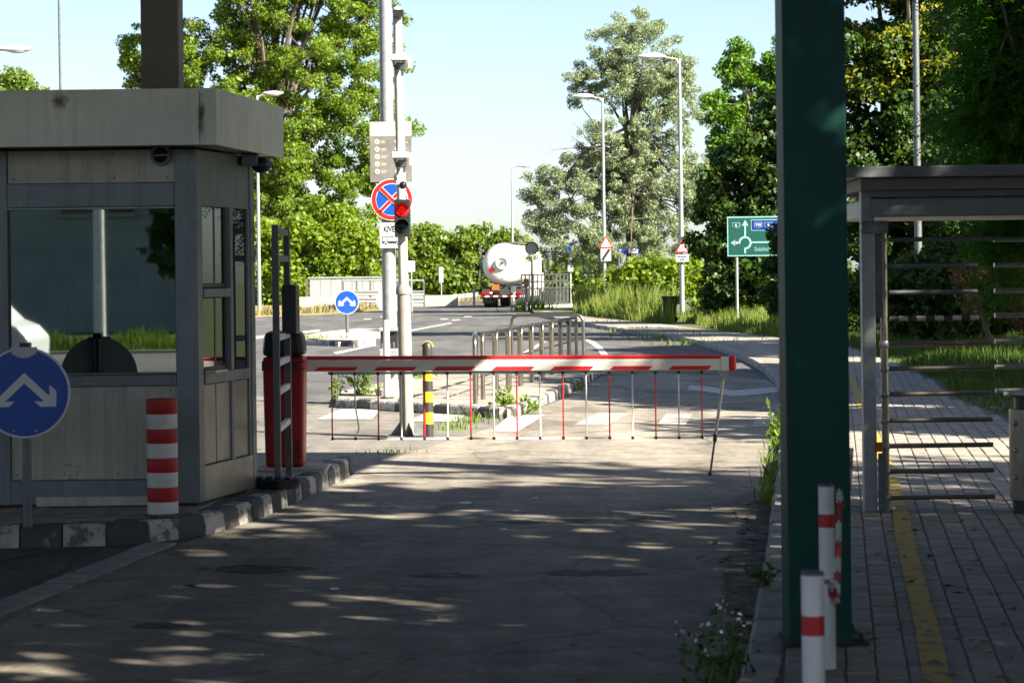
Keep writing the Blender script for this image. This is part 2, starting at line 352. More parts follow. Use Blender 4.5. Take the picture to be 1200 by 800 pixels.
def scatter(poly, n, clump=0., cs=3.):
    xs = [p[0] for p in poly]; ys = [p[1] for p in poly]; out = []
    tot = 0
    while tot < n:
        x = rng.uniform(min(xs), max(xs), n*2); y = rng.uniform(min(ys), max(ys), n*2)
        k = in_poly(x, y, poly)
        if clump > 0:
            d = .5+.25*np.sin(x*2.1/cs+1.3*np.sin(y*1.7/cs))+.25*np.sin(y*2.9/cs+2*np.sin(x*1.1/cs)); k &= rng.uniform(size=len(x)) < (1-clump)+clump*d
        out.append(np.stack([x[k], y[k]], 1)); tot += k.sum()
        if len(out) > 60: break
    return np.concatenate(out)[:n]
def blades(name, xy, z, h0, h1, wd, m, parent=None, kind='stuff', lean=.35):
    N = len(xy); a = rng.uniform(0, 2*math.pi, N); h = rng.uniform(h0, h1, N)*np.clip(.62+.30*np.sin(xy[:, 0]*1.9+1.7*np.sin(xy[:, 1]*.55))+.30*np.sin(xy[:, 1]*.8+2*np.sin(xy[:, 0]*1.3)), .25, 1.15) if kind == 'stuff' and parent is None else rng.uniform(h0, h1, N); ln = rng.uniform(.05, lean, N)*h; b = rng.uniform(0, 2*math.pi, N)
    base = np.stack([xy[:, 0], xy[:, 1], np.full(N, z) if np.isscalar(z) else z], 1); s = np.stack([np.cos(a), np.sin(a), np.zeros(N)], 1)*wd*.5
    ldir = np.stack([np.cos(b), np.sin(b), np.zeros(N)], 1)
    mid = base+np.stack([np.zeros(N), np.zeros(N), h*.6], 1)+ldir*(ln*.3)[:, None]; tip = base+np.stack([np.zeros(N), np.zeros(N), h], 1)+ldir*ln[:, None]
    V = np.stack([base-s, base+s, mid+s*.8, tip, mid-s*.8], 1)
    return quads(name, V, m, parent, kind, n=5)

# ------------------------------------------------------------------ trees
def tree(name, label, cat, base, trunk_h, tr, crowns, nclump, nleaf, lsize, leaf, rc=.6, asp=.6, up=.4, group=None, bark='bark', extra=None, droop=0., limbs=14, shell=.55, frond=False, bare=0, leaf_name='crown', flat=.75):
    """crowns: list of (cx,cy,cz,rx,ry,rz) ellipsoids the leaf clumps fill"""
    t = thing(name, label, cat, (base[0], base[1], base[2]), group)
    vol = np.array([c[3]*c[4]*c[5] for c in crowns]); pk = rng.choice(len(crowns), nclump, p=vol/vol.sum())
    cr = np.array(crowns)[pk]; d = unit(rng.normal(size=(nclump, 3)))
    rad = np.where(rng.uniform(size=nclump) < shell, rng.uniform(.78, 1.08, nclump), rng.uniform(.1, .85, nclump)**.6)
    cc = cr[:, :3]+d*cr[:, 3:]*rad[:, None]
    cs = rc*rng.uniform(.55, 1.35, nclump)
    wgt = cs**2; ci = rng.choice(nclump, nleaf, p=wgt/wgt.sum())
    dd = unit(rng.normal(size=(nleaf, 3)))*(rng.uniform(size=nleaf)**.45)[:, None]; dd[:, 2] *= flat
    if frond:
        # feathery fronds: each leaf is a leaflet on a drooping rachis
        nf = nleaf//16; fi = rng.choice(nclump, nf, p=wgt/wgt.sum()); o = cc[fi]+unit(rng.normal(size=(nf, 3)))*(cs[fi]*rng.uniform(size=nf)**.5)[:, None]
        ax = unit(rng.normal(size=(nf, 3))*np.array([1, 1, .35])+d[fi]*.8+np.array([0, 0, -.25])); FL = lsize*rng.uniform(5, 9, nf)
        side = unit(np.cross(ax, np.array([0, 0, 1.])+rng.normal(size=(nf, 3))*.25)); allq = []
        for k in range(8):
            f = (k+.6)/8.5; pos = o+ax*(FL*f)[:, None]+np.array([0, 0, -1.])*(FL*f*f*.35)[:, None]
            for sg in (-1, 1):
                ll = FL*.24*(1-.55*abs(f-.45)); dv = unit(side*sg+ax*.35+np.array([0, 0, -.25])+rng.normal(size=(nf, 3))*.12); wv = ax*(FL*.045)[:, None]
                allq.append(np.stack([pos, pos+dv*(ll*.5)[:, None]+wv, pos+dv*ll[:, None], pos+dv*(ll*.5)[:, None]-wv], 1))
        Q = np.concatenate(allq)
    else:
        P = cc[ci]+dd*cs[ci][:, None]
        Q = leaf_quads(P, lsize, asp, up, outward=unit(dd), droop=droop)
    quads(leaf_name, Q, leaf, t)
    if extra:                                          # yellow bracts, also sunlight put into the colour of upper clumps: (material, count, size)
        hi = np.where(cc[:, 2] > np.quantile(cc[:, 2], .5))[0]; ex = rng.choice(hi, max(6, int(len(hi)*.6)), replace=False); e2 = ex[rng.integers(0, len(ex), extra[1])]
        dv = unit(rng.normal(size=(extra[1], 3))+np.array([0, -.2, .5])); P = cc[e2]+dv*(cs[e2]*rng.uniform(.75, 1.12, extra[1]))[:, None]
        quads('sunlit_bract', leaf_quads(P, extra[2], .6, .3), extra[0], t)
    b = B(); top = Vector(base)+Vector((random.uniform(-.3, .3), random.uniform(-.3, .3), trunk_h))
    mid = Vector(base).lerp(top, .5)+Vector((random.uniform(-.15, .15), random.uniform(-.15, .15), 0))*trunk_h*.15
    b.path([Vector(base)-Vector((0, 0, .2)), Vector(base)+Vector((0, 0, .3)), mid, top], [tr*1.35, tr*1.05, tr*.85, tr*.6], 10)
    b.obj('trunk', bark, t, smooth=True)
    if limbs:
        far = rng.choice(nclump, min(limbs, nclump), replace=False); bb = B()
        for i, k in enumerate(far):
            e = Vector(cc[k]); s0 = mid.lerp(top, random.uniform(.1, 1)); m1 = s0.lerp(e, .4)+Vector((random.uniform(-.3, .3), random.uniform(-.3, .3), (e-s0).length*.10)); m2 = s0.lerp(e, .75)+Vector((random.uniform(-.3, .3), random.uniform(-.3, .3), (e-s0).length*.05))
            r0 = tr*random.uniform(.28, .5); bb.path([s0, m1, m2, e], [r0, r0*.6, r0*.36, r0*.12], 6)
            for q in range(3):
                a = m1.lerp(m2, random.random()); e3 = Vector(cc[rng.integers(nclump)])
                if (e3-a).length < (e-s0).length*.7: bb.path([a, a.lerp(e3, .5)+Vector((0, 0, .15)), e3], [r0*.35, r0*.2, r0*.06], 5)
        bb.obj('branches', bark, t, smooth=True)
    return t

# ================================================================== THE SETTING
def pl(pts, z=0.): return [G(x, y, z) for x, y in pts]
struct('ground', B().add([(-900, -500, -.06), (900, -500, -.06), (900, 1600, -.06), (-900, 1600, -.06)], [(0, 1, 2, 3)]), 'lawn')
struct('road', B().add([(-90, -24, 0), (70, -24, 0), (70, 235, 0), (-90, 235, 0)], [(0, 1, 2, 3)]), 'asphalt')
KERB_L = [(-90, 643), (60, 641), (150, 638), (205, 632), (262, 622), (315, 604), (365, 580), (400, 563), (415, 553)]
KERB_R = [(852, 860), (868, 805), (882, 740), (893, 680), (903, 605), (911, 545), (917, 503), (917, 475), (908, 452), (890, 434), (862, 419), (830, 408), (790, 398), (740, 391), (690, 383), (650, 375), (626, 370)]
kl, kr = pl(KERB_L), pl(KERB_R)
def smooth_path(p, step):
    p = [Vector((x, y, 0)) for x, y in p]; out = []
    for i in range(len(p)-1):
        a, b, c, d = p[max(i-1, 0)], p[i], p[i+1], p[min(i+2, len(p)-1)]
        n = max(2, int((c-b).length/.05))
        for k in range(n):
            t = k/n; out.append(.5*((2*b)+(c-a)*t+(2*a-5*b+4*c-d)*t*t+(3*b-a-3*c+d)*t**3))
    out.append(p[-1]); res = [out[0]]; acc = 0
    for i in range(1, len(out)):
        acc += (out[i]-out[i-1]).length
        if acc >= step: res.append(out[i]); acc = 0
    return res
# old asphalt beyond the barrier left of the lane, then the lighter lane itself
struct('side_road', B().add([(x, y, .004) for x, y in pl([(415, 556), (300, 552), (-120, 560), (-120, 470), (300, 462), (392, 474), (600, 492), (560, 508), (475, 533)])], [tuple(range(9))]), 'old_asphalt')
lane_px = [(-40, 860), (-40, 742), (205, 640), (262, 623), (315, 605), (365, 581), (416, 556), (475, 533), (520, 519), (560, 507), (602, 491), (655, 470), (706, 441), (760, 437), (850, 441), (900, 446)]
lane = pl(lane_px)+kr[8:0:-1]+[(kr[0][0], 6.5)]
lane[0] = (lane[0][0]-2, 6.5)
struct('lane', B().add([(x, y, .008) for x, y in lane], [tuple(range(len(lane)))]), 'lane')

def kerb(name, label, path, step, z1, width, mats, side, gap=.012, limit=300):
    t = thing(name, label, 'kerb', (path[0][0], path[0][1], 0))
    P = smooth_path(path, step)
    for i in range(len(P)-1):
        a, b = P[i], P[i+1]; d = (b-a); L = d.length; d.normalize(); n = Vector((-d.y, d.x, 0))*side
        a2 = a+d*gap*.5; b2 = b-d*gap*.5; j = random.uniform(-.006, .006); ch = .022
        q = B(); zt = z1+j; o = a2+n*random.uniform(-.006, .006)
        prof = [(0, -.05), (.012, zt-ch), (ch+.012, zt), (width, zt), (width, -.05)]
        L2 = (b2-a2).length; vs = []
        for s in (0, L2):
            for w_, h in prof: p = o+d*s+n*w_; vs.append((p.x, p.y, h))
        k = len(prof); q.add(vs, [tuple(range(k)), tuple(range(2*k-1, k-1, -1))]+[(m, k+m, k+(m+1) % k, (m+1) % k) for m in range(k)])
        q.obj('kerb_stone', mats[i % len(mats)], t)
    return t
kerb('kerb', 'black and white painted kerb curving round the guard booth island', kl, .26, .14, .13, ['kerb_black', 'kerb_white'], 1)
kerb('kerb', 'plain concrete kerb along the right-hand pavement', kr[:8], .5, .12, .16, ['kerb_concrete'], -1)
kerb('kerb', 'low worn kerb of the far footpath below the tall grass', kr[7:], 1.0, .11, .14, ['kerb_concrete'], -1)

# booth island with brick paving
isl = [(x, y) for x, y in kl]
n_off = []
for i in range(len(isl)):
    a = Vector(isl[max(i-1, 0)]); b = Vector(isl[min(i+1, len(isl)-1)]); d = (b-a).normalized(); n_off.append((isl[i][0]-d.y*.125, isl[i][1]+d.x*.125))
back = [(-1.62, 20.3), (-2.2, 20.6), (-9, 20.6)]
booth_poly = n_off+back+[(-9, n_off[0][1])]
bi = struct('island', B().prism(booth_poly, -.05, .133), 'sand_joint')
def pave(parent, poly, ang, w_, l_, z, th, matf, near, maxobj, name='paver'):
    """pavers laid in running bond; the nearest ones single objects, the rest one joined part"""
    ca, sa = math.cos(ang), math.sin(ang); cells = []
    xs = [p[0] for p in poly]; ys = [p[1] for p in poly]
    rr = int((max(max(xs)-min(xs), max(ys)-min(ys))*1.5)/min(w_, l_))+2; ox, oy = min(xs), min(ys)
    ii, jj = np.meshgrid(np.arange(-rr, rr), np.arange(-rr, rr))
    lx = (ii*w_).ravel(); ly = (jj*l_+(ii % 2)*l_*.5).ravel(); X = ox+lx*ca+ly*sa; Y = oy-lx*sa+ly*ca
    k = in_poly(X, Y, poly)
    for dx, dy in ((w_*.5, l_*.5), (-w_*.5, l_*.5), (w_*.5, -l_*.5), (-w_*.5, -l_*.5)):
        k &= in_poly(X+dx*ca+dy*sa, Y-dx*sa+dy*ca, poly)
    X, Y, I = X[k], Y[k], ii.ravel()[k]
    o = np.argsort(Y if near else -Y); X, Y, I = X[o], Y[o], I[o]
    vis = np.abs(X/np.maximum(Y, .1)) < .235; first = [i for i in range(len(X)) if vis[i]][:maxobj]; fs = set(first)
    g = .0035; hw, hl = w_/2-g, l_/2-g; c = .006
    tmpl = B(); tmpl.add([(-hw, -hl, z-th), (hw, -hl, z-th), (hw, hl, z-th), (-hw, hl, z-th), (-hw, -hl, z-c), (hw, -hl, z-c), (hw, hl, z-c), (-hw, hl, z-c), (-hw+c, -hl+c, z), (hw-c, -hl+c, z), (hw-c, hl-c, z), (-hw+c, hl-c, z)],
                         [(0, 1, 5, 4), (1, 2, 6, 5), (2, 3, 7, 6), (3, 0, 4, 7), (4, 5, 9, 8), (5, 6, 10, 9), (6, 7, 11, 10), (7, 4, 8, 11), (8, 9, 10, 11)])
    meshes = {}
    rest = {}
    for i in range(len(X)):
        m = matf(X[i], Y[i], I[i]); dz = random.uniform(-.003, .003)
        if i in fs:
            if m not in meshes:
                ob = tmpl.obj(name, m, parent); meshes[m] = ob.data
            else:
                ob = bpy.data.objects.new(name, meshes[m]); C.objects.link(ob); ob.parent = parent
            ob.location = (X[i], Y[i], dz); ob.rotation_euler = (random.uniform(-.006, .006), random.uniform(-.006, .006), -ang)
        elif vis[i] or True:
            q = rest.setdefault(m, B()); q.add([(X[i]+a*ca+b*sa, Y[i]-a*sa+b*ca, h+dz) for a, b, h in tmpl.v], tmpl.f)
    for m, q in rest.items(): q.obj('paving', m, parent, kind='stuff')
pave(bi, booth_poly, R(4), .21, .11, .14, .06, lambda x, y, i: 'paver', True, 120)

# flush edging stones crossing the foreground on the left
t = thing('edging_strip', 'flush pale edging stones running diagonally across the dark lane at lower left', 'edging', (-3, 12, 0))
e0, e1 = Vector((*G(-60, 748), 0)), Vector((*G(207, 638), 0)); d = (e1-e0).normalized(); n = Vector((-d.y, d.x, 0)); L = (e1-e0).length; k = 0
while k*.5 < L:
    a = e0+d*(k*.5+.008); b = e0+d*min(L, (k+1)*.5-.008)
    B().prism([tuple((a+n*.0)[:2]), tuple(b[:2]), tuple((b+n*.2)[:2]), tuple((a+n*.2)[:2])], -.05, .014+random.uniform(-.003, .003)).obj('edging_stone', 'kerb_concrete', t, bevel=.006); k += 1

# right-hand pavement with pavers, far footpath, verges
LAWN_EDGE = [(626, 366), (640, 364), (690, 371), (740, 376), (790, 381), (850, 388), (920, 396), (985, 402), (1050, 425), (1095, 445), (1120, 465), (1170, 485), (1215, 505), (1330, 560)]
le = pl(LAWN_EDGE, .12)
def inset(p, side, dist):
    out = []
    for i in range(len(p)):
        a = Vector(p[max(i-1, 0)]); b = Vector(p[min(i+1, len(p)-1)]); d = (b-a).normalized(); out.append((p[i][0]+side*-d.y*dist, p[i][1]+side*d.x*dist))
    return out
kri = inset(kr, -1, .155)
pav = kri[:9]+le[6:]+[(le[-1][0]+1.5, 9), (le[-1][0]+1, 6.2), (kri[0][0], 6.2)]
split = G(917, 470)
near_pav = [p for p in kri[:8]]+[le[7]]+le[8:]+[(6.2, 9), (5.2, 6.2), (kri[0][0], 6.2)]
pv = struct('pavement', B().prism(near_pav, -.05, .1135), 'sand_joint')
far_walk = kri[7:]+le[:8]
struct('footpath', B().prism(far_walk, -.05, .11), 'sidewalk')
band = lambda x, y, i: 'paver_red' if (i % 31 in (14, 15)) else 'paver'
pave(pv, near_pav, math.atan(.135), .12, .20, .12, .06, band, True, 300)
yl = [(1046, 600), (1048, 625), (1056, 660), (1065, 700), (1074, 745), (1084, 815)]; yr = [(1065, 600), (1070, 627), (1080, 662), (1091, 703), (1104, 747), (1119, 817)]
L_, R_ = pl(yl, .126), pl(yr, .126)
far_y = pl([(1036, 560), (1022, 520), (1003, 470), (994, 440)], .126); far_y2 = pl([(1052, 560), (1036, 520), (1012, 470), (1001, 440)], .126)
struct('pavement_line', B().add([(x, y, .127) for x, y in (far_y[::-1]+L_)]+[(x, y, .127) for x, y in (far_y2[::-1]+R_)], [(i, i+1, 11+i if False else i+1+10, i+10) for i in range(9)]), 'paint_yellow')
lawn_poly = le+[(8, 12), (8, 6), (60, 6), (60, 235), (G(626, 366)[0], 235)]
struct('lawn', B().prism(lawn_poly, -.05, .10), 'lawn')
VERGE = pl([(-700, 378), (-60, 374), (200, 372), (300, 370), (380, 367), (450, 362), (490, 357), (560, 353), (606, 351)], .05)
struct('verge', B().prism(VERGE+[(VERGE[-1][0]+6, 420), (-300, 420)], -.05, .05), 'dry_soil')

dl = smooth_path(pl([(905, 575), (884, 590), (866, 625), (848, 660), (846, 700), (856, 735), (850, 775), (836, 830)]), .07)
dirt = [(p.x+random.gauss(0, .018), p.y+random.gauss(0, .03)) for p in dl]+kr[0:5]
struct('kerb_dirt', B().add([(x, y, .012) for x, y in dirt], [tuple(range(len(dirt)))]), 'dirt_film')
for px0, py0, hw, hh in ((690, 673, 70, 4), (520, 676, 45, 3), (640, 612, 60, 3), (300, 668, 70, 5), (190, 735, 40, 4), (760, 610, 30, 3)):
    pts = [(px0+hw*math.cos(a)*random.uniform(.7, 1.1), py0+hh*math.sin(a)*random.uniform(.6, 1.2)) for a in [k*2*math.pi/18 for k in range(18)]]
    struct('road_patch', B().add([(x, y, .0115) for x, y in pl(pts)], [tuple(range(18))[::-1]]), 'patch_film')
# painted markings
def quad_mark(name, px, z=.012, m='paint_white'): return struct(name, B().add([(x, y, z) for x, y in pl(px)], [tuple(range(len(px)))]), m)
for q in ([(371, 492), (436, 492), (446, 480), (400, 480)], [(478, 495), (533, 495), (553, 483), (502, 483)], [(575, 507), (606, 507), (640, 486), (594, 490)],
          [(672, 499), (712, 499), (738, 485), (700, 485)], [(770, 499), (803, 499), (812, 486), (780, 486)], [(882, 501), (911, 501), (914, 486), (886, 487)]):
    quad_mark('crossing_stripe', q, m='paint_white' if q[0][0] < 600 else 'paint_faded')
quad_mark('wavy_line', [(806, 457), (830, 460), (858, 465), (888, 463), (912, 460), (912, 454), (888, 456), (860, 458), (832, 454), (808, 452)])  # wavy white line at the right of the lane
quad_mark('lane_line', [(704, 416), (713, 416), (706, 407), (698, 401), (688, 397), (684, 398), (694, 404), (700, 409)], .005)
quad_mark('lane_line', [(606, 417), (613, 417), (641, 400), (636, 400)], .005)
quad_mark('lane_line', [(375, 386), (375, 388.5), (300, 397), (300, 394)], .005)
quad_mark('lane_line', [(482, 388), (482, 386.5), (528, 378), (530, 379)], .005)
quad_mark('lane_line', [(395, 415), (440, 405), (438, 404), (390, 413)], .005)
for x, y in ((520, 374), (534, 375), (548, 371), (430, 374), (450, 371)): quad_mark('lane_line', [(x-5, y+.6), (x+4, y+.4), (x+6, y-.6), (x-3, y-.4)], .005)

# crossing island with striped kerb, and the small island of the far keep-left sign
ISL = [(392, 478), (470, 483), (540, 487), (596, 491), (612, 485), (655, 467), (690, 449), (707, 437), (700, 427), (640, 424), (560, 432), (480, 450), (394, 468)]
ip = pl(ISL)
struct('island', B().prism(inset(ip, 1, .05), -.05, .115), 'sidewalk')
kerb('kerb', 'weathered white and black kerb round the crossing island with the railings', pl([(392, 478), (470, 483), (540, 487), (596, 491), (612, 485), (655, 467), (690, 449), (707, 437)]), .25, .13, .13, ['kerb_white', 'kerb_white', 'kerb_black'], 1)
SI = [(350, 404), (395, 406), (440, 405), (462, 401), (462, 390), (420, 389), (380, 393), (352, 398)]
struct('island', B().prism(inset(pl(SI), 1, .05), -.05, .12), 'concrete')
kerb('kerb', 'black and white kerb of the small island under the far blue sign', pl([(348, 403), (395, 406), (440, 405), (466, 400)]), .9, .16, .16, ['kerb_white', 'kerb_black'], 1)

# ================================================================== GUARD BOOTH
BX, BY = A(235, 592, 16.33)[0], 16.33
E2 = Vector((.206, .978)).normalized(); Z0 = .14
def bq(s0, s1, t0, t1):                               # s: metres to the left of the corner, t: metres back along the side wall
    return [(BX-s+E2.x*t_, BY+E2.y*t_) for s, t_ in ((s0, t0), (s1, t0), (s1, t1), (s0, t1))]
booth = thing('guard_booth', 'grey metal guard booth with tinted window and deep flat roof', 'booth', (BX, BY, Z0))
def bp(name, m, s0, s1, t0, t1, z0, z1, parent=None, bevel=0.004):
    return B().prism(bq(s0, s1, t0, t1), z0, z1).obj(name, m, parent or booth, bevel=bevel)
D, W = 1.25, 3.9
bp('floor', 'dark_inside', .05, W-.05, .05, D-.05, Z0, Z0+.12)
bp('corner_post', 'booth_grey', 0, .15, 0, .10, Z0+.02, 2.55)
bp('corner_post', 'booth_grey', 0, .10, D-.09, D, Z0+.02, 2.55)
bp('wall_post', 'booth_grey', 1.285, 1.36, 0, .10, Z0+.02, 2.55)
bp('wall_post', 'booth_grey', 2.55, 2.63, 0, .10, Z0+.02, 2.55)
bp('base_frame', 'booth_grey', .152, W, .015, .09, Z0+.02, .32)
bp('lower_panel', 'booth_panel', .153, 1.283, .03, .07, .323, .952)
bp('lower_panel', 'booth_panel', 1.363, 2.547, .03, .07, .323, .952)
bp('window_sill', 'booth_grey', .153, 1.283, .0, .09, .955, 1.028)
bp('window_sill', 'booth_grey', 1.363, 2.547, .0, .09, .955, 1.028)
bp('window_head', 'booth_grey', .153, 1.283, .004, .09, 2.165, 2.325)
bp('window_head', 'booth_grey', 1.363, 2.547, .004, .09, 2.165, 2.325)
bp('header_panel', 'booth_panel', .153, 1.283, .02, .07, 2.327, 2.55)
bp('header_panel', 'booth_panel', 1.363, 2.547, .02, .07, 2.327, 2.55)
for s0, s1 in ((.153, 1.283), (1.363, 2.547)):
    f = bp('window', 'booth_grey', s0, s1, .028, .06, 1.03, 1.045); bp('window_pane', 'glass_front', s0+.004, s1-.004, .035, .041, 1.046, 2.16, f, 0)
    bp('window_trim', 'steel_dull', s0, s1, -.004, .03, 2.150, 2.163, f)
for z_ in (.36, .63, .91, 1.15, 1.6, 2.05, 2.36, 2.52):
    for s_ in (.03, .12): x_ = BX-s_; B().lathe([(.007, 0), (.006, -.004), (.002, -.005)], (x_, BY-.0005, z_), 'y', 8).obj('screw', 'galv_dark', booth)
for z_ in (2.36, 2.52):
    for s_ in (.2, .56, .92, 1.24): B().lathe([(.007, 0), (.006, -.004), (.002, -.005)], (BX-s_, BY+.0195, z_), 'y', 8).obj('screw', 'galv_dark', booth)
for z_ in (.36, .92):
    for s_ in (.2, .56, .92, 1.24): B().lathe([(.007, 0), (.006, -.004), (.002, -.005)], (BX-s_, BY+.0295, z_), 'y', 8).obj('screw', 'galv_dark', booth)
bp('gasket', 'black_plastic', .153, .160, .022, .034, 1.046, 2.149, None, 0); bp('gasket', 'black_plastic', 1.276, 1.283, .022, .034, 1.046, 2.149, None, 0)
bp('computer_screen', 'black_plastic', .55, .95, .30, .33, .98, 1.30); bp('screen_foot', 'black_plastic', .70, .80, .28, .36, .921, .979); bp('shelf', 'booth_panel', .3, 1.2, D-.25, D-.07, 1.62, 1.65); bp('file_box', 'paper', .45, .60, D-.22, D-.1, 1.651, 1.9); bp('file_box', 'booth_panel', .62, .75, D-.22, D-.1, 1.651, 1.88)
bp('skirting_strip', 'booth_panel', .35, 1.1, -.03, .0, Z0+.01, Z0+.075)
bp('back_wall', 'dark_inside', .1, W, D-.06, D-.01, Z0, 2.55)
bp('side_wall', 'dark_inside', W-.05, W, .1, D-.1, Z0, 2.55)
bp('desk', 'dark_inside', .15, 2.4, .1, .55, .88, .92)
# side wall facing the lane
sw = bp('side_frame', 'booth_grey', .012, .06, .102, D-.092, 2.17, 2.55)
for t0, t1 in ((.10, .13), (.72, .78), (1.12, 1.16)): bp('side_mullion', 'booth_grey', .008, .06, t0, t1, .32, 2.17)
bp('side_base', 'booth_steel', .002, .06, .102, D-.092, Z0+.02, .40)
bp('side_sill', 'booth_grey', -.004, .06, .131, 1.118, .955, 1.03)
for t0, t1 in ((.135, .405), (.425, .715), (.785, 1.115)): bp('side_panel', 'booth_steel', .022, .05, t0, t1, .405, .95)
bp('side_rail', 'booth_grey', .0, .06, .131, .719, 1.545, 1.605)
for z0, z1 in ((1.04, 1.54), (1.61, 2.165)):
    for q, (t0, t1) in enumerate(((.135, .43), (.435, .715))):
        s_ = .02 if q == 0 else .04
        f = bp('sliding_window', 'black_plastic', s_, s_+.014, t0, t0+.03, z0, z1); bp('window_stile', 'black_plastic', s_, s_+.014, t1-.03, t1, z0, z1, f); bp('window_rail', 'black_plastic', s_, s_+.014, t0+.031, t1-.031, z0, z0+.03, f)
        bp('window_pane', 'glass_side', s_+.004, s_+.009, t0+.031, t1-.031, z0+.031, z1-.002, f, 0)
bp('window_pane', 'glass_side', .025, .03, .785, 1.115, 1.032, 2.165, None, 0)
bp('notice', 'paper', .05, .054, .18, .36, 1.75, 1.98); bp('notice', 'paper', .05, .054, .20, .34, 1.25, 1.45); bp('notice', 'paper', .05, .054, .16, .27, 2.02, 2.1); bp('notice', 'paper', .04, .044, .83, .95, 1.75, 2.0)
bp('ledge', 'steel_dull', -.07, .01, .14, .40, 1.028, 1.05)
# roof with fascia panels
RF = A(253, 103, 15.9); rx0, ry0 = RF[0], 15.9
rr_ = A(332, 126, 17.75); rx1, ry1 = rr_[0], 17.75
ZB, ZT = 2.552, 2.925
def roofq(x_left, x_right_off=0., inset_=0.):
    e = Vector((rx1-rx0, ry1-ry0)); return e
B().prism([(rx0-.03, ry0+.03), (rx1-.03, ry1-.03), (-6.6, ry1-.03), (-6.6, ry0+.03)], ZB+.03, ZT-.02).obj('roof', 'roof_top', booth)
xs = [rx0, rx0-.11, rx0-1.45, rx0-2.9, -6.6]
for i in range(4): B().box(xs[i+1]+.002, xs[i]-(.002 if i else 0), ry0, ry0+.027, ZB, ZT).obj('fascia_panel', 'fascia', booth, bevel=.004)
e = Vector((rx1-rx0, ry1-ry0)).normalized(); nn = Vector((e.y, -e.x))
B().prism([(rx0, ry0+.003), (rx1, ry1), (rx1-nn.x*.027, ry1-nn.y*.027), (rx0-nn.x*.027, ry0+.03-nn.y*.0)], ZB, ZT).obj('fascia_panel', 'fascia', booth, bevel=.003)
sf = B().prism([(rx0-.05, ry0+.05), (rx1-.05, ry1-.05), (-6.6, ry1-.05), (-6.6, ry0+.05)], ZB+.012, ZB+.028).obj('soffit', 'booth_grey', booth)
# grime patches on the fascia: a blot on the left panel and a dirty run beside the corner joint
def grime(mname, spots):
    m = M[mname]; n = m.node_tree; b = n.nodes['Principled BSDF']; src = b.inputs['Base Color'].links[0].from_socket; L = n.links.new
    tc = n.nodes.new('ShaderNodeTexCoord'); nz = n.nodes.new('ShaderNodeTexNoise'); nz.inputs['Scale'].default_value = 22; nz.inputs['Detail'].default_value = 9; nz.inputs['Roughness'].default_value = .75; L(tc.outputs['Object'], nz.inputs['Vector'])
    for (cx_, cy_, cz_), (sx_, sz_), col in spots:
        mp = n.nodes.new('ShaderNodeMapping'); mp.vector_type = 'TEXTURE'; mp.inputs['Location'].default_value = (cx_, cy_, cz_); mp.inputs['Scale'].default_value = (sx_, 1, sz_); L(tc.outputs['Object'], mp.inputs[0])
        ln = n.nodes.new('ShaderNodeVectorMath'); ln.operation = 'LENGTH'; L(mp.outputs[0], ln.inputs[0])
        ma = n.nodes.new('ShaderNodeMath'); ma.operation = 'MULTIPLY_ADD'; ma.inputs[1].default_value = 2.2; L(nz.outputs[0], ma.inputs[0]); L(ln.outputs['Value'], ma.inputs[2])
        r = n.nodes.new('ShaderNodeValToRGB'); r.color_ramp.elements[0].position = .0; r.color_ramp.elements[1].position = 1.; r.color_ramp.elements[0].color = (1, 1, 1, 1); r.color_ramp.elements[1].color = (0, 0, 0, 1)
        mr = n.nodes.new('ShaderNodeMapRange'); mr.inputs[1].default_value = 1.25; mr.inputs[2].default_value = 2.0; L(ma.outputs[0], mr.inputs[0]); L(mr.outputs[0], r.inputs[0])
        mx = n.nodes.new('ShaderNodeMix'); mx.data_type = 'RGBA'; L(r.outputs[0], mx.inputs[0]); L(src, mx.inputs[6]); mx.inputs[7].default_value = (*col, 1); src = mx.outputs[2]
    L(src, b.inputs['Base Color'])
g1 = A(69, 119, 15.9); g2 = A(236, 138, 15.9)
grime('fascia', [((g1[0]-BX, 15.9-BY, g1[1]-Z0), (.075, .07), (.12, .11, .09)), ((g2[0]-BX, 15.9-BY, g2[1]-Z0), (.030, .17), (.09, .07, .05))])
# cameras on the booth
def dome(name, label, cx, cy, cz, r, col='black_plastic'):
    t = thing(name, label, 'camera', (cx, cy, cz)); B().lathe([(r*1.05, .0), (r*1.1, -.03), (r, -.06), (.01, -.061)], (cx, cy, cz), 'y').obj('housing', 'galv_dark', t, smooth=True)
    B().ball((cx, cy-.055, cz), r*.82, r*.5, r*.82).obj('lens_dome', col, t, smooth=True); return t
cx, cz = A(189, 182, BY); dome('dome_camera', 'black round dome camera on the booth front under the roof edge', cx, BY+.02, cz, .066, 'window_dark')
cx, cz = A(300, 192, 17.3); t = thing('dome_camera', 'dark camera hanging under the right rear corner of the booth roof', 'camera', (cx, 17.3, cz))
B().box(cx-.10, cx+.02, 17.22, 17.4, cz-.02, ZB+.01).obj('bracket', 'booth_grey', t, bevel=.01); B().ball((cx+.04, 17.3, cz-.01), .075, .075, .06).obj('lens_dome', 'black_plastic', t, smooth=True)
px, _ = A(190, 100, 16.95)
t = thing('steel_post', 'brown square steel post rising above the booth roof', 'post', (px, 16.95, ZT-.02)); B().box(px-.132, px+.132, 16.85, 17.11, ZT-.02, 5.6).obj('shaft', 'post_brown', t, bevel=.012); B().box(px-.17, px+.17, 16.8, 17.16, ZT-.021, ZT+.012).obj('base_plate', 'post_brown', t)
tag(B().tube((px-3.9, 17.3, 5.50), (px+.4, 16.98, 5.50), .10, n=10).obj('overhead_beam', 'post_brown'), 'brown overhead beam carried by the post above the booth roof', 'beam')

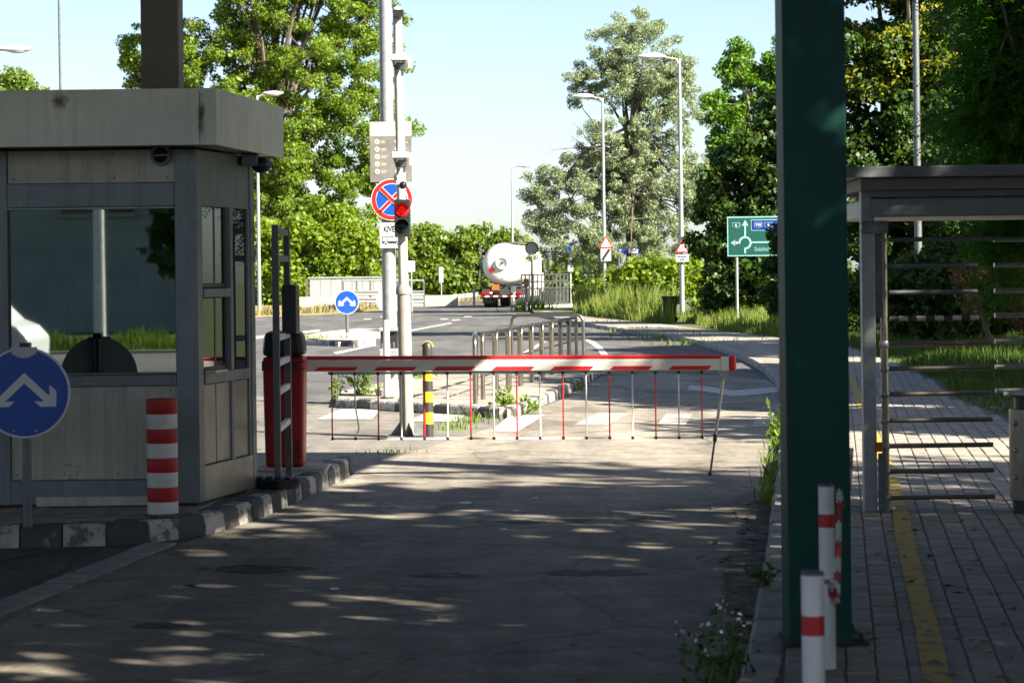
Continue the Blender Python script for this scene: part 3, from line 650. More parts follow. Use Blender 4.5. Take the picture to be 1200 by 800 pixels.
t = thing('canopy', 'flat canopy roof high over the gate lane, out of view above', 'canopy', (-4, 8, 5.62))
B().prism([(5.75, 18.1), (-22, 21.7), (-23.5, 5.2), (3.75, 2.2)], 5.85, 6.05).obj('roof_slab', 'post_brown', t)
for yy in (2.4, 5.5, 10.1, 13.5, 17.4): B().prism([(-21.5, yy+3.2), (3.1+yy*.13, yy), (3.12+yy*.13, yy+.16), (-21.48, yy+3.36)], 5.63, 5.848).obj('joist', 'post_brown', t)
# ================================================================== LEFT FOREGROUND
bx, by = G(191, 604, .14)
t = thing('striped_bollard', 'short fat red and white banded bollard in front of the booth', 'bollard', (bx, by, .14)); h = .755/8
for i in range(8):
    r = .1
    B().lathe([(r-.002, i*h), (r, i*h+.004), (r, (i+1)*h-.001)]+([(r-.006, 8*h+.002), (r-.03, 8*h+.006)] if i == 7 else [(r-.002, (i+1)*h)]), (bx, by, .14), n=32).obj('band', ['white_paint', 'red_paint'][i % 2], t, smooth=True)
B().lathe([(.125, 0), (.11, .012), (.1, .018)], (bx+.004, by, .141), n=16).obj('rust_collar', 'soil', t)

def arrow_pts(cx, cz, s, mirror=False):
    # half of the two-way keep arrow: shaft going down from the apex to a head at the lower outer side
    p = [(0, .44), (.55, -.08), (.55, .17), (.70, .04), (.70, -.31), (.35, -.31), (.21, -.19), (.43, -.19), (0, .21)]
    k = -1 if mirror else 1
    return [(cx+k*x*s, cz+z*s) for x, z in p]
def keep_sign(name, label, cx, Y, cz, r, base_z, pole_r, lean=0, back=False):
    t = thing(name, label, 'road sign', (cx, Y, base_z))
    B().tube((cx+lean, Y+.045, base_z), (cx, Y+.045, cz+r*1.02), pole_r).obj('pole', 'galv_dark', t, smooth=True)
    f = B().plate(circ(cx, cz, r), Y-.004, Y+.012).obj('sign_face', 'sign_white', t)
    B().plate(circ(cx, cz, r*.955), Y-.007, Y-.0045).obj('blue_field', 'sign_blue', f)
    B().plate(arrow_pts(cx, cz, r), Y-.0100, Y-.0075).obj('arrow', 'sign_white', f); B().plate(arrow_pts(cx, cz, r, True), Y-.0101, Y-.0076).obj('arrow', 'sign_white', f)
    for dx in (-1, 1):
        for dz in (.86, -.84): B().ball((cx+dx*r*.25, Y-.0075, cz+dz*r), r*.03, r*.02, r*.03, 8, 5).obj('rivet', 'steel_dull', f)
    return t
sx, sy = G(31, 618, .14); cx, cz = A(29, 460, sy)
t = keep_sign('keep_sign', 'large round blue two-arrow sign on a dark pole at the left edge', cx, sy, cz, .282, .14, .029)
B().box(cx-.03, cx+.03, sy+.0, sy+.08, cz+.27, cz+.31).obj('clamp', 'black_plastic', t); B().plate([(cx+.085*math.cos(a), cz+.283+.085*math.sin(a)*.8) for a in [math.pi+i*math.pi/10 for i in range(11)]], sy-.013, sy-.0105).obj('clamp_plate', 'sign_back', t)

# card reader frame (two uprights with rungs) and rubber block
f1x, f1y = G(326, 573, .14); f2x, f2y = G(339, 558, .14)
t = thing('reader_frame', 'ladder-like grey steel card reader frame in front of the red barrier cabinet', 'reader frame', (f1x, f1y, .14))
for x, y in ((f1x, f1y), (f2x, f2y)): B().box(x-.024, x+.024, y-.024, y+.024, .14, 2.06).obj('upright', 'galv_dark', t, bevel=.005)
for z in (2.02, 1.82, 1.235, 1.05, .84, .57): 
    m = 'galv_dark' if z > 1.6 else 'white_paint'
    B().prism([(f1x-.018, f1y+.024), (f1x+.018, f1y+.024), (f2x+.018, f2y-.024), (f2x-.018, f2y-.024)], z-.022, z+.022).obj('rung', m, t, bevel=.003)
rbx = .45*f1x+.55*f2x; rby = .45*f1y+.55*f2y
B().box(rbx-.015, rbx+.095, rby+.1, rby+.40, 1.25, 1.62).obj('card_reader', 'black_plastic', t, bevel=.01)
t = thing('rubber_base', 'black ribbed rubber block at the foot of the reader frame', 'rubber block', (f1x, f1y-.1, .14))
B().prism([(f1x-.22, f1y+.02), (f1x+.02, f1y-.12), (f1x+.16, f1y-.02), (f1x+.14, f1y+.12), (f1x-.1, f1y+.22)], .143, .215).obj('slab', 'rubber', t, bevel=.02)
for i in range(4): B().box(f1x-.16+i*.07, f1x-.12+i*.07, f1y-.03-i*.01, f1y+.1, .215, .232).obj('rib', 'rubber', t, bevel=.004)

# ================================================================== BARRIER
cx = A(333, 548, 19.3)[0]; cy = 19.3
bar = thing('barrier_cabinet', 'red barrier cabinet with black cap beside the booth', 'barrier cabinet', (cx, cy, .14))
def taper_box(b, cx, cy, w0, d0, w1, d1, z0, z1):
    return b.add([(cx-w0, cy-d0, z0), (cx+w0, cy-d0, z0), (cx+w0, cy+d0, z0), (cx-w0, cy+d0, z0), (cx-w1, cy-d1, z1), (cx+w1, cy-d1, z1), (cx+w1, cy+d1, z1), (cx-w1, cy+d1, z1)],
                 [(0, 3, 2, 1), (4, 5, 6, 7), (0, 1, 5, 4), (1, 2, 6, 5), (2, 3, 7, 6), (3, 0, 4, 7)])
B().box(cx-.30, cx+.34, cy-.12, cy+.45, .10, .162).obj('concrete_base', 'concrete', bar, bevel=.01)
taper_box(B(), cx, cy+.17, .152, .15, .166, .165, .163, 1.045).obj('body', 'cabinet_red', bar, bevel=.025)
taper_box(B(), cx, cy+.17, .172, .172, .150, .155, 1.047, 1.25).obj('cap', 'black_plastic', bar, bevel=.045)
B().box(cx-.05, cx+.05, cy-.012, cy+.04, 1.20, 1.225).obj('warning_lamp', 'lamp_red', bar, bevel=.008)
text('FAAC', 'lettering', 'sign_black', bar, cx, cy-.002, .97, .11, .004, sx=1.3)
for i in range(6): B().box(cx+.09, cx+.135, cy+.012-.004, cy+.022, .24+i*.025, .25+i*.025).obj('vent_slot', 'black_plastic', bar)
YB = 19.8
bxl, _ = A(357, 425, YB); bxr, _ = A(853, 425, YB); bxt, _ = A(862.5, 425, YB)
def tz(x): return .03*(bxr-x)/(bxr-bxl)               # the boom climbs slightly towards the cabinet
boom = thing('barrier_boom', 'lowered red and white barrier boom with hanging skirt of red and white rods', 'barrier boom', (bxl, YB, 1.0))
def bpx(px): return A(px, 425, YB)[0]
def slab(x0, x1, z0, z1, y0, y1, k=0.):                # sheared slab following the boom
    return B().add([(x0, y0, z0+tz(x0)), (x1, y0, z0+tz(x1)), (x1+k, y0, z1+tz(x1)), (x0+k, y0, z1+tz(x0)), (x0, y1, z0+tz(x0)), (x1, y1, z0+tz(x1)), (x1+k, y1, z1+tz(x1)), (x0+k, y1, z1+tz(x0))],
                   [(0, 1, 2, 3), (5, 4, 7, 6), (0, 4, 5, 1), (3, 2, 6, 7), (1, 5, 6, 2), (0, 3, 7, 4)])
slab(bxl-.02, bxr-.06, .877, .97, YB-.02, YB+.035).obj('beam', 'boom_white', boom, bevel=.006)
slab(bxl-.02, bpx(847), .972, 1.003, YB-.018, YB+.033).obj('top_stripe', 'boom_red', boom, bevel=.008)
slab(bxr-.062, bxr+.006, .872, .985, YB-.024, YB+.039).obj('end_sleeve', 'boom_white', boom, bevel=.005)
B().add([(0, 0, 0)], []); slab(bxr+.008, bxt, .868, 1.0, YB-.03, YB+.045).obj('end_cap', 'boom_red', boom, bevel=.02)
p0 = 576
for k in range(-3, 4):
    a = bpx(p0+69*k); b = bpx(p0+69*k+46)
    slab(a, min(b, bpx(835)), .882, .914, YB-.0235, YB-.0205, .035).obj('reflective_stripe', 'boom_red', boom)
slab(bpx(384), bpx(828), .852, .874, YB-.004, YB+.02).obj('skirt_rail', 'steel_dull', boom)
br_ = slab(bpx(387), bpx(823), .318, .333, YB+.002, YB+.016).obj('skirt_lower_rail', 'boom_white', boom)
for k in range(17):
    x = bpx(822-27.1*k); z = tz(x); j = .0 if k != 15 else .03
    rod = B().path([(x, YB+.008, .86+z), (x, YB+.008, .6+z), (x+j, YB+.008, .41+z), (x, YB+.008, .325+z)], .0062, 8).obj('skirt_rod', ['boom_red', 'boom_white'][k % 2], boom)
    B().box(x-.012, x+.012, YB-.008, YB+.024, .848+z, .872+z).obj('clip', 'black_plastic', rod); B().box(x-.01, x+.01, YB-.003, YB+.02, .314+z, .337+z).obj('clip', 'black_plastic', rod)
gx, gy = G(832, 558); hx = bpx(848)
B().plate([(hx-.05, .875), (hx+.05, .875), (hx+.03, .80), (hx-.02, .79)], YB-.012, YB-.003).obj('leg_bracket', 'galv', boom)
mid = Vector((hx+.0, YB, .84)).lerp(Vector((gx, gy, .01)), .63)
B().tube((hx, YB, .84), mid, .013).obj('support_leg', 'pole_white', boom, smooth=True); B().tube(mid, (gx, gy, .012), .009).obj('support_leg', 'galv_dark', boom, smooth=True)
B().tube(mid+Vector((.003, 0, .04)), mid-Vector((.003, 0, .03)), .017).obj('leg_joint', 'black_plastic', boom); B().lathe([(.018, .009), (.014, .04)], (gx, gy, 0), n=10).obj('foot', 'black_plastic', boom)

# ================================================================== SIGNAL POLE
sx, sy = G(477, 512); SY = sy; ss = F/sy
pole = thing('signal_pole', 'stepped white pole carrying a red traffic light and cameras beside the barrier', 'signal pole', (sx, sy, 0))
lx = -.05                                             # the pole leans slightly
def px_(z): return sx+lx*z/4.5
B().tube((px_(0), sy, 0), (px_(1.5), sy, 1.5), .074, .070, 24).obj('lower_tube', 'pole_grey', pole, smooth=True)
B().lathe([(.072, 1.49), (.082, 1.50), (.082, 1.55), (.052, 1.60)], (px_(1.5), sy, 0), n=24).obj('collar', 'pole_grey', pole, smooth=True)
B().tube((px_(1.58), sy, 1.58), (px_(4.46), sy, 4.46), .051, .046, 20).obj('upper_tube', 'pole_white', pole, smooth=True)
B().ball((px_(4.46), sy, 4.46), .05, .05, .05).obj('top_cap', 'pole_white', pole, smooth=True)
B().box(sx-.2, sx+.2, sy-.2, sy+.2, .005, .022).obj('base_plate', 'galv_dark', pole)
for a in range(4):
    q = Vector((math.cos(a*math.pi/2+.4), math.sin(a*math.pi/2+.4), 0)); n_ = Vector((-q.y, q.x, 0))*.006; c = Vector((sx, sy, 0))
    vs = [c+q*.07+Vector((0, 0, .022)), c+q*.19+Vector((0, 0, .022)), c+q*.07+Vector((0, 0, .17))]
    B().add([tuple(v+n_) for v in vs]+[tuple(v-n_) for v in vs], [(0, 1, 2), (5, 4, 3), (0, 3, 4, 1), (1, 4, 5, 2), (2, 5, 3, 0)]).obj('gusset', 'galv_dark', pole)
tlx = A(471.5, 254, SY-.14)[0]; ty = SY-.14
tl = thing('traffic_light', 'two-lamp black traffic light showing red on the white pole', 'traffic light', (tlx, ty, 2.1))
B().box(tlx-.083, tlx+.083, ty-.02, ty+.075, 2.095, 2.485).obj('housing', 'black_plastic', tl, bevel=.008)
for z, m in ((2.375, 'red_light'), (2.205, 'lens_green')):
    ln = B().lathe([(.071, 0), (.07, -.008), (.05, -.016), (.01, -.019)], (tlx, ty-.0205, z), 'y', 28).obj('red_lamp' if z > 2.3 else 'dark_lamp', m, tl, smooth=True)
    if z > 2.3:
        for r_, k_ in ((.0, 1), (.025, 6), (.047, 12)):
            for i in range(k_): B().ball((tlx+r_*math.cos(i*6.283/k_), ty-.0375+(.006 if r_ > .04 else 0), z+r_*math.sin(i*6.283/k_)), .0055, .004, .0055, 6, 4).obj('led', 'red_led', ln)
    B().ring(tlx, z, .072, .076, ty-.10, ty-.02, 16, R(10), R(170)).obj('visor', 'black_plastic', tl)
for z in (2.15, 2.43): B().box(tlx-.03, tlx+.03, ty+.0755, SY-.04, z-.015, z+.015).obj('mount_bracket', 'galv_dark', tl)
def hood_cam(label, pxx, pyy, bracket):
    x, z = A(pxx, pyy, SY-.12); t = thing('pole_camera', label, 'camera', (x, SY-.12, z))
    B().box(x-.09, x+.09, SY-.22, SY-.045, z+.055, z+.12).obj('hood', 'white_paint', t, bevel=.012)
    taper_box(B(), x+.005, SY-.15, .05, .04, .08, .06, z-.045, z+.053).obj('housing', 'galv_dark', t, bevel=.01)
    B().lathe([(.03, 0), (.028, -.02), (.01, -.022)], (x, SY-.205, z+.01), 'y', 16).obj('lens', 'window_dark', t)
    for dx in (-.05, .05): B().lathe([(.014, 0), (.012, -.01), (.003, -.011)], (x+dx, SY-.208, z+.035), 'y', 10).obj('led_lamp', 'sign_black', t)
    B().box(x-.03, x+.03, SY-.06, SY-.02, z-.02, z+.10).obj('bracket', 'white_paint', t)
    if bracket: B().box(x+.085, x+.125, SY-.10, SY+.06, z-.02, z+.11).obj('junction_box', 'white_paint', t, bevel=.006)
hood_cam('upper hooded camera on the white signal pole', 468, 78, True); hood_cam('lower hooded camera just above the traffic light', 469.5, 192, True)
x, z = A(470, 214, SY-.1); t = thing('pole_camera', 'small white dome camera with black lens above the traffic light', 'camera', (x, SY-.1, z))
B().path([(x-.03, SY, z+.05), (x-.03, SY-.08, z+.05), (x, SY-.12, z+.02)], [.045, .05, .055], 14).obj('housing', 'white_paint', t, smooth=True); B().ball((x+.02, SY-.14, z-.03), .042).obj('lens_dome', 'window_dark', t, smooth=True)
x, z = A(467, 16, SY-.1); t = thing('sensor_box', 'small black sensor box near the top of the signal pole', 'sensor', (x, SY-.1, z))
B().box(x-.052, x+.052, SY-.12, SY-.03, z-.035, z+.04).obj('housing', 'black_plastic', t, bevel=.004); B().box(x-.03, x+.03, SY-.029, SY+.02, z-.02, z+.06).obj('bracket', 'pole_white', t)
# black and yellow bollard
bx, by = G(502, 514)
t = thing('striped_bollard', 'slim black and yellow banded bollard next to the signal pole', 'bollard', (bx, by, 0)); zz = [0, .155, .275, .38, .49, .60, .71, .93]
for i in range(7): B().lathe([(.053, zz[i]), (.053, zz[i+1])], (bx, by, 0), n=24).obj('band', ['black_paint', 'yellow_paint'][i % 2], t, smooth=True)
B().lathe([(.053, .93), (.05, .965), (.04, .99), (.02, 1.005), (.004, 1.008)], (bx, by, 0), n=24).obj('top', 'black_paint', t, smooth=True); B().path([(bx+.054*math.cos(a), by+.03, .95+.055*math.sin(a)) for a in [i*math.pi/10 for i in range(11)]], .008, 8).obj('yellow_rim', 'yellow_paint', t, smooth=True)

# ================================================================== GALVANISED POLE WITH SIGNS
gx, gy = G(458, 463, .12); GY = gy
t = thing('lamp_post', 'thick galvanised lamp post behind the signal pole carrying signs', 'lamp post', (gx, gy, .115))
B().tube((gx, gy, .115), (gx-.02, gy, 9.), .098, .075, 24).obj('shaft', 'galv', t, smooth=True); B().lathe([(.2, .112), (.19, .2), (.1, .22)], (gx, gy, 0), n=20).obj('footing', 'concrete', t)
B().path([(gx-.02, gy, 9.), (gx-.04, gy-.3, 9.4), (gx-.04, gy-1.5, 9.6)], .04).obj('arm', 'galv', t); B().box(gx-.15, gx+.07, gy-2.1, gy-1.45, 9.55, 9.7).obj('lamp_head', 'galv', t, bevel=.03)
Y = GY-.13
x0, z1 = A(433, 143, Y); x1, z0 = A(483, 213, Y); dz = .0
ib = thing('information_board', 'silver information board with rows of pale discs on the galvanised post', 'information board', (gx, Y, z0))
B().box(x0, x1, Y, Y+.012, z0, z1).obj('panel', 'board_grey', ib, bevel=.003); B().box(x0+.003, x1-.003, Y-.003, Y-.0005, z1-.19, z1-.004).obj('heading_field', 'board_cream', ib)
for c in range(2):
    for r_ in range(5):
        cxx = x0+.095+c*.265; czz = z1-.265-r_*.098
        B().plate(circ(cxx, czz, .034, 20), Y-.004, Y-.0005).obj('disc', 'board_cream', ib); B().plate(circ(cxx, czz, .012, 10), Y-.006, Y-.0045).obj('symbol', 'sign_red' if (c, r_) == (1, 1) else 'board_grey', ib)
        for q in range(2): B().box(cxx+.05, cxx+.05+random.uniform(.05, .09), Y-.0025, Y-.0005, czz+.004-q*.022, czz+.013-q*.022).obj('caption_line', 'board_cream', ib)
B().box(gx-.1, gx+.1, Y+.0125, GY-.06, z0+.3, z0+.34).obj('clamp', 'galv_dark', ib)
cx, cz = A(459.5, 234, Y); r = 24.5*Y/F
ns = thing('no_stopping_sign', 'round no-stopping sign, red cross on blue, behind the traffic light', 'road sign', (cx, Y-.03, cz-r))
yy = Y-.03
f = B().plate(circ(cx, cz, r), yy, yy+.014).obj('sign_face', 'sign_white', ns); B().plate(circ(cx, cz, r*.965), yy-.003, yy-.0005).obj('red_rim', 'sign_red', f)
B().plate(circ(cx, cz, r*.775), yy-.0065, yy-.0035).obj('white_line', 'sign_white', f); B().plate(circ(cx, cz, r*.745), yy-.0095, yy-.007).obj('blue_field', 'sign_blue', f)
for sg, yo in ((1, .0), (-1, -.0062)):
    for wd, m, o in ((.105, 'sign_white', .0100), (.078, 'sign_red', .0128)):
        a = R(45*sg); dx, dz_ = math.cos(a), math.sin(a); L = r*.76
        B().plate([(cx+dx*L-dz_*wd*r, cz+dz_*L+dx*wd*r), (cx-dx*L-dz_*wd*r, cz-dz_*L+dx*wd*r), (cx-dx*L+dz_*wd*r, cz-dz_*L-dx*wd*r), (cx+dx*L+dz_*wd*r, cz+dz_*L-dx*wd*r)], yy-o-.0024+yo, yy-o+yo).obj('bar', m, f)
B().box(cx-.03, cx+.03, yy+.0145, GY-.07, cz-.02, cz+.02).obj('clamp', 'galv_dark', ns)
x0, z1 = A(444.7, 261, Y); x1, z0 = A(475, 290.5, Y)
pp = thing('supplementary_plate', 'white plate reading KIVÉVE above a bus symbol under the round sign', 'sign plate', ((x0+x1)/2, Y, z0))
B().box(x0, x1, Y-.006, Y+.006, z0, z1).obj('panel', 'sign_back', pp); B().box(x0+.006, x1-.006, Y-.009, Y-.0065, z0+.006, z1-.006).obj('white_field', 'sign_white', pp)
w_ = x1-x0; h_ = z1-z0
text('KIVÉVE', 'lettering', 'sign_black', pp, (x0+x1)/2, Y-.0105, z0+h_*.73, h_*.31, .002, sx=.72, bold=.04)
def bus(x, z, w, h):
    B().box(x, x+w, Y-.0115, Y-.0092, z+h*.16, z+h*.44).obj('bus_body', 'sign_black', pp); B().box(x, x+w, Y-.0115, Y-.0092, z+h*.92, z+h).obj('bus_roof', 'sign_black', pp)
    for i in range(5): B().box(x+w*(i*.24), x+w*(i*.24+.035), Y-.0115, Y-.0092, z+h*.441, z+h*.919).obj('bus_pillar', 'sign_black', pp)
    for q in (.2, .8):
        B().plate(circ(x+w*q, z+h*.16, h*.2, 16), Y-.0140, Y-.0117).obj('wheel_ring', 'sign_white', pp); B().plate(circ(x+w*q, z+h*.16, h*.13, 16), Y-.0165, Y-.0142).obj('wheel', 'sign_black', pp)
bus(x0+w_*.1, z0+h_*.12, w_*.78, h_*.34); B().box((x0+x1)/2-.02, (x0+x1)/2+.02, Y+.0065, GY-.07, z0+.1, z0+.13).obj('clamp', 'galv_dark', pp)
# litter bin hung on the post, white marker post
x0, z1 = A(444, 384, GY-.3); x1, z0 = A(467.5, 437, GY-.3); yb = GY-.3
lb = thing('litter_bin', 'grey hooded litter bin hung on the galvanised post', 'litter bin', ((x0+x1)/2, yb, z0))
B().box(x0, x1, yb-.05, yb+.19, z1-.05, z1).obj('hood', 'galv', lb, bevel=.01); B().box(x0+.02, x1-.02, yb, yb+.18, z1-.27, z1-.051).obj('opening', 'black_plastic', lb)
B().box(x0-.0, x1-.005, yb-.03, yb+.185, z0, z1-.275).obj('body', 'galv', lb, bevel=.012); B().plate(circ((x0+x1)/2-.01, z1-.42, .03, 14), yb-.034, yb-.031).obj('emblem', 'galv_dark', lb)
for i in range(4): B().box(x0+.03+i*.05, x0+.06+i*.05, yb-.02, yb-.005, z1-.274, z1-.20+.01*(i % 2)).obj('slat', 'galv_dark', lb)
mx, my = A(453.5, 460, GY-.75)[0], GY-.75
t = thing('marker_post', 'thin white marker post in front of the litter bin', 'marker post', (mx, my, .1)); B().tube((mx, my, .11), (mx, my, A(453, 375, my)[1]), .045, .043, 16).obj('shaft', 'white_paint', t, smooth=True); B().lathe([(.09, .11), (.085, .135), (.05, .14)], (mx, my, 0), n=16).obj('base', 'rubber', t)
def pole_sign_back(label, px, cpy, rpx, Yd, base=0.1, shape='disc', wpx=10, hpx=10, cpx=None):
    cx, cz = A(cpx or px, cpy, Yd); x, _ = A(px, cpy, Yd); r = rpx*Yd/F; t = thing('road_sign', label, 'road sign', (x, Yd, base))
    if shape == 'disc': B().plate(circ(cx, cz, r, 32), Yd-.02, Yd-.01).obj('sign_back', 'sign_back', t)
    else: B().box(cx-wpx*Yd/F/2, cx+wpx*Yd/F/2, Yd-.02, Yd-.01, cz-hpx*Yd/F/2, cz+hpx*Yd/F/2).obj('sign_back', 'sign_back', t)
    B().tube((x, Yd+.02, base), (x, Yd+.02, cz+(r if shape == 'disc' else hpx*Yd/F/2)), .035, n=10).obj('pole', 'galv', t, smooth=True); return t
pole_sign_back('back of a round sign half hidden by the galvanised post', 453, 351, 16, 46, .0, cpx=457)
pole_sign_back('small pale rectangular sign on a thin post right of the signal pole', 482, 312, 0, 118, .05, 'rect', 9, 13)
pole_sign_back('slim grey post with narrow plate before the hedge behind the guard rail', 517, 322, 0, 150, .05, 'rect', 5, 18)
pole_sign_back('plain short post at the right end of the far guard rail', 555.5, 345, 0, 140, .05, 'rect', 3, 24)

# ================================================================== PEDESTRIAN RAILINGS
a0, a1 = Vector((*G(566, 468, .115), 0)), Vector((*G(677, 428, .115), 0)); dr = (a1-a0).normalized(); NH = 9; Ls = (a1-a0).length/NH
def hoop(label, p, q, zt, rad=.029, mid=True, group=None):
    t = thing('hoop_rail', label, 'hoop rail', (p.x, p.y, .115), group); d = (q-p); L = d.length; d.normalize(); rr = .13; zb = .115
    P = [p+Vector((0, 0, zb))]+[p+d*(rr-rr*math.cos(a))+Vector((0, 0, zt-rr+rr*math.sin(a))) for a in [i*math.pi/12 for i in range(7)]]+[q-d*(rr-rr*math.cos(a))+Vector((0, 0, zt-rr+rr*math.sin(a))) for a in [i*math.pi/12 for i in range(6, -1, -1)]]+[q+Vector((0, 0, zb))]
    B().path(P, rad, 12).obj('hoop', 'steel', t, smooth=True)
    if mid: B().tube(p+Vector((0, 0, .56)), q+Vector((0, 0, .56)), .014, n=8).obj('mid_rail', 'steel', t, smooth=True)
    return t
names = ['nearest full', 'second', 'third', 'fourth', 'fifth', 'sixth', 'seventh', 'eighth', 'farthest']
for i in range(NH): hoop('%s stainless steel hoop in the row of railings on the crossing island' % names[i], a0+dr*(i*Ls), a0+dr*(i*Ls+Ls*.86), .955, group='hoops in a row on the crossing island')
p = Vector((*G(557, 473, .115), 0)); hoop('splayed stainless hoop at the near end of the railing row', p, a0+Vector((-.10, .9, 0)), .94, .03, False, 'hoops in a row on the crossing island')
p = Vector((*G(600, 424, .115), 0)); q = a1+Vector((.12, .5, 0)); hoop('wide stainless hoop closing the far end of the railing row', Vector((p.x, q.y+.2, 0)), q, .99, .03, True, 'hoops in a row on the crossing island')

# far keep-left sign
Yk = G(407, 392, .12)[1]; cx, cz = A(406.5, 354, Yk); 
t = keep_sign('keep_sign', 'small far round blue two-arrow sign on the striped island', cx, Yk, cz, 14*Yk/F, .12, .05)
B().box(cx-.25, cx+.25, Yk-.2, Yk+.25, .115, .17).obj('footing', 'concrete', t)

# ================================================================== TANKER TRUCK
tx, ty = G(588.5, 360.5)
tr = thing('tanker_truck', 'white gas tanker truck seen from behind on the far road', 'truck', (tx, ty, 0), None, R(-7))
def tp(b, name, m, parent=None, smooth=False, bevel=0): return b.obj(name, m, parent or tr, smooth, bevel, world=False)
tank = tp(B().lathe([(.02, .27), (.5, .29), (.82, .36), (1.02, .48), (1.13, .64), (1.185, .85), (1.2, 1.1), (1.2, 7.6), (1.05, 8.1), (.5, 8.4), (.02, 8.45)], (0, 0, 2.42), 'y', 48), 'tank', 'tank_white', smooth=True)
tp(B().lathe([(.36, .38), (.37, .16), (.30, .14), (.27, .24), (.10, .25), (.09, .16), (.01, .155)], (-.0, 0, 2.52), 'y', 32), 'manhole', 'tank_white', tank, True)
tp(B().lathe([(.1, .2), (.09, .08), (.02, .075)], (0, 0, 2.52), 'y', 16), 'gauge', 'galv_dark', tank, True)
tp(B().plate([(-.62+.2*math.cos(a), 2.12+.2*math.sin(a)) for a in [i*math.pi/2 for i in range(4)]], .28, .33), 'hazard_diamond', 'lamp_red', tank); tp(B().ball((0.02, .38, 1.68), .07), 'valve', 'tank_white', tank, True)
text('crul', 'lettering', 'sign_black', tank, 0.02, .43, 3.27, .26, .02, world=False)
tp(B().plate(circ(-.28, 3.27, .09, 14), .42, .45), 'logo_dot', 'sign_green', tank)
tp(B().box(-.35, .5, 3, 7.8, 3.66, 3.72), 'catwalk', 'galv_dark', bevel=.01); tp(B().path([(-.9, 1.3, 3.22), (-.5, 1.3, 3.56), (0, 1.3, 3.66), (.5, 1.3, 3.56), (.9, 1.3, 3.22), (1.15, 1.3, 2.9)], .03, 8), 'tank_hoop', 'galv_dark')
tp(B().box(-.45, .45, .5, 9.5, .72, 1.22), 'chassis', 'truck_dark'); tp(B().box(-1.2, 1.2, .35, .7, .84, 1.05), 'rear_beam', 'truck_dark', bevel=.02)
for k in range(10): tp(B().box(-1.25+.25*k, -1.002+.25*k, .22, .34, .60, .69), 'bumper_segment', ['lamp_red', 'truck_white'][k % 2 if k else 0])
for s in (-1, 1):
    tp(B().box(s*.98-.22, s*.98+.22, .30, .36, .76, .93), 'tail_light', 'lamp_red', bevel=.01); tp(B().box(s*.66-.06, s*.66+.06, .30, .36, .78, .90), 'reverse_light', 'truck_white')
    for y in (1.6, 2.95, 8.9):
        wh = tp(B().lathe([(.48, -.28), (.52, -.24), (.52, .24), (.48, .28)], (0, 0, 0), 'y', 28), 'wheel', 'rubber', smooth=True)
        wh.location = (s*.92, y, .52); wh.rotation_euler = (0, 0, R(90)); hub = tp(B().lathe([(.26, -.29*1), (.24, -.285), (.12, -.30)], (0, 0, 0), 'y', 16), 'hub', 'galv', wh, True)
    tp(B().box(s*.93-.3, s*.93+.3, .75, 3.7, 1.12, 1.17), 'mudguard', 'truck_dark', bevel=.02); tp(B().box(s*.93-.28, s*.93+.28, .78, .82, .25, 1.12), 'mud_flap', 'truck_dark')
tp(B().box(-.62, -.2, .28, .335, .98, 1.30), 'orange_plate', 'orange', bevel=.01); tp(B().box(-.18, .42, .3, .36, .74, .96), 'number_plate', 'truck_dark'); tp(B().box(.45, .72, .3, .5, .8, 1.2), 'valve_box', 'galv_dark', bevel=.02)
for y_ in (1.0, 2.9, 4.8, 6.7): tp(B().lathe([(1.2, y_-.05), (1.225, y_-.03), (1.225, y_+.03), (1.2, y_+.05)], (0, 0, 2.42), 'y', 48), 'tank_band', 'galv', tank, True)
for z_ in (1.5, 1.8, 2.1, 2.4, 2.7, 3.0): tp(B().tube((-1.32, .9, z_), (-1.32, 1.25, z_), .02, n=6), 'ladder_rung', 'galv_dark')
for y_ in (.9, 1.25): tp(B().tube((-1.32, y_, 1.2), (-1.32, y_, 3.2), .022, n=6), 'ladder_rail', 'galv_dark')
tp(B().path([(.2, .45, 1.32), (.25, .3, 1.25), (.6, .28, 1.3), (.95, .4, 1.5), (1.1, 1.2, 1.35)], .05, 8), 'hose', 'rubber')
tp(B().box(.9, 1.22, 4.2, 7.6, .6, 1.3), 'side_locker', 'truck_white', bevel=.03); tp(B().box(-1.22, -.9, 4.2, 7.6, .6, 1.3), 'side_locker', 'truck_white', bevel=.03)
cab = tp(B().add([(-1.22, 8.6, .95), (1.22, 8.6, .95), (1.22, 10.7, .75), (-1.22, 10.7, .75), (-1.22, 8.6, 3.2), (1.22, 8.6, 3.2), (1.2, 10.5, 3.0), (-1.2, 10.5, 3.0)], [(0, 3, 2, 1), (4, 5, 6, 7), (0, 1, 5, 4), (1, 2, 6, 5), (2, 3, 7, 6), (3, 0, 4, 7)]), 'cab', 'truck_white', bevel=.06)
tp(B().box(1.19, 1.235, 9.3, 10.3, 1.95, 2.75), 'side_window', 'window_dark', cab); 
for s in (-1, 1): m_ = tp(B().box(s*1.48-.1, s*1.48+.1, 10.5, 10.6, 2.05, 2.85), 'mirror', 'black_plastic', cab, bevel=.02); tp(B().tube((s*1.2, 10.5, 2.7), (s*1.46, 10.55, 2.7), .025), 'mirror_arm', 'black_plastic', m_)

